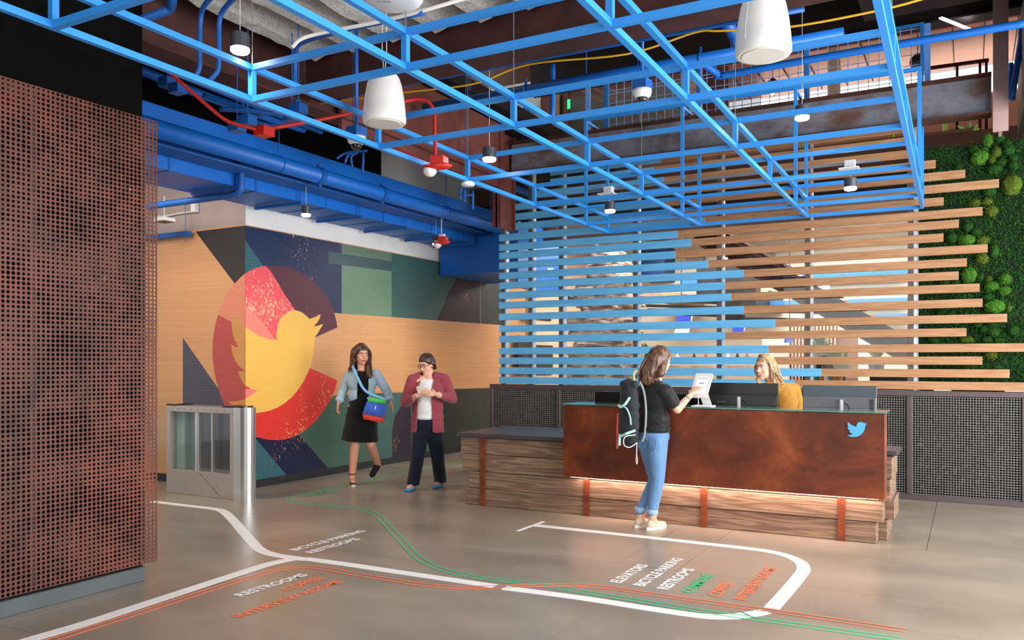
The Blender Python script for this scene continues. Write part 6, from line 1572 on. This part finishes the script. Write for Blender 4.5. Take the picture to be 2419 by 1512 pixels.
te = MB(); te.ball(ch3 - UPV * .012, (.165, .135, .165), 3, M3); te.capsule(a3(1002, 905, -.02), a3(1022, 904, -.01), .056, .056); te.ball(a3(1011, 905, -.04), (.07, .05, .05), 2, M3); te.ball(wa3, (.165, .142, .15), 3, M3); te.ball(a3(1010, 985), (.162, .142, .06), 3, M3); baked(te, 'shirt', cloth('white_shirt', '#e8e6e6', .05, 8, .85, .4), t3, .010, 4)
ca = MB(); ca.ball(ch3, (.188, .145, .165), 3, M3); ca.ball(a3(1011, 945), (.192, .152, .14), 3, M3); ca.ball(a3(1010, 985), (.198, .158, .12), 3, M3); ca.ball(wa3, (.192, .155, .15), 3, M3); ca.ball(pe3, (.2, .158, .13), 3, M3); ca.ball(pe3 - UPV * .08, (.205, .16, .13), 3, M3)
for sg, S, E_, W_ in ((-1, SL3, EL3, WL3), (1, SR3, ER3, WR3)):
    limb(ca, [a3(1012 + sg * 17, 888, .01), S], [.055, .068]); limb(ca, [S, E_, E_.lerp(W_, .72)], [.072, .064, .045])
cg = baked(ca, 'cardigan', cloth('maroon_knit', '#93404b', .14, 18, .95, .5), t3, .010, 5)
zc3 = a3(1012, 1021).z; zn3 = a3(1012, 884).z
def copen(p):
    q = M3.transposed() @ (p - ch3)
    return (q.y > .03 and abs(q.x + .01) < .082 + .03 * max(0, ch3.z - p.z) and p.z < a3(1012, 880).z) or (p.z < zc3) or (p.z > zn3 and abs(q.x) < .055)
cut(cg, copen, .012)
jn = MB(); jn.ball(pe3, (.188, .145, .125), 3, M3); jn.ball(pe3 - UPV * .09, (.16, .13, .10), 3, M3); limb(jn, [H3, K3, A3 - UPV * .02], [.105, .078, .076]); limb(jn, [h3, kk3, an3 - UPV * .02], [.105, .078, .076])
cut(baked(jn, 'trousers', cloth('dark_jeans', '#10172a', .3, 8, .85, .4), t3, .010, 4), lambda p: p.z < .05)
M_H3 = hairm('short_brown_hair', '#22150f', '#3f291d', '#5e4230')
hb = MB(); hb.ball(L(Mh3, hc3, 0, -.022, .046), (.089, .1, .088), 3, Mh3); hb.ball(L(Mh3, hc3, 0, -.045, .015), (.088, .09, .09), 3, Mh3); hb.capsule(L(Mh3, hc3, -.07, -.03, .0), L(Mh3, hc3, -.06, -.06, -.06), .035, .03); hb.capsule(L(Mh3, hc3, .07, -.03, .0), L(Mh3, hc3, .06, -.06, -.06), .035, .03); hb.ball(L(Mh3, hc3, 0, -.11, -.02), .045, 2)
baked(hb, 'hair', M_H3, t3, .009, 4)
gl = MB()
for sg in (-1, 1):
    gl.tube([L(Mh3, hc3, sg * .032 + .021 * cos(a), .097, .006 + .017 * sin(a)) for a in [i * pi / 7 for i in range(15)]], .0022, 6)
    gl.tube([L(Mh3, hc3, sg * .053, .095, .01), L(Mh3, hc3, sg * .078, .03, .012), L(Mh3, hc3, sg * .08, -.01, .0)], .0022, 6)
gl.tube([L(Mh3, hc3, -.011, .099, .01), L(Mh3, hc3, .011, .099, .01)], .0022, 6)
gl.build('glasses', M_BLK, t3)
MB().tube([WR3 + (ER3 - WR3).normalized() * .035 + Matrix.Rotation(a, 3, (ER3 - WR3).normalized()) @ ((ER3 - WR3).cross(UPV).normalized() * .034) for a in [i * pi / 6 for i in range(13)]], .006, 6).build('wrist_watch', P('watch_band', '#cfc5b8', .5), t3)
M_SB = cloth('shoe_sky_blue', '#3f97dc', .08)
for A in (A3, an3):
    m = MB(); shoe(m, Vector((A.x, A.y, 0)) - f3 * .055, f3, .24, .042, .05); so = baked(m, 'shoe', M_SB, t3, .007, 3)
ph = WL3 + (RV * .8 + UPV * .35 - FV * .2).normalized() * .07 + UPV * .04 - RV * .03; Mp = frame(f3, -.5)
phn = thing('phone', 'small pale phone held by the person in the maroon cardigan', 'phone', ph)
bm = bmesh.new(); bmesh.ops.create_cube(bm, size=1); bmesh.ops.bevel(bm, geom=list(bm.edges), offset=.06, segments=2, affect='EDGES')
MB().from_bm(bm, 0, Matrix.Translation(ph) @ (Mp @ Matrix.Rotation(.5, 3, 'Y')).to_4x4() @ Matrix.Diagonal((.06, .010, .10, 1))).build('phone_body', P('phone_pale', '#cfc6ae', .4), phn)
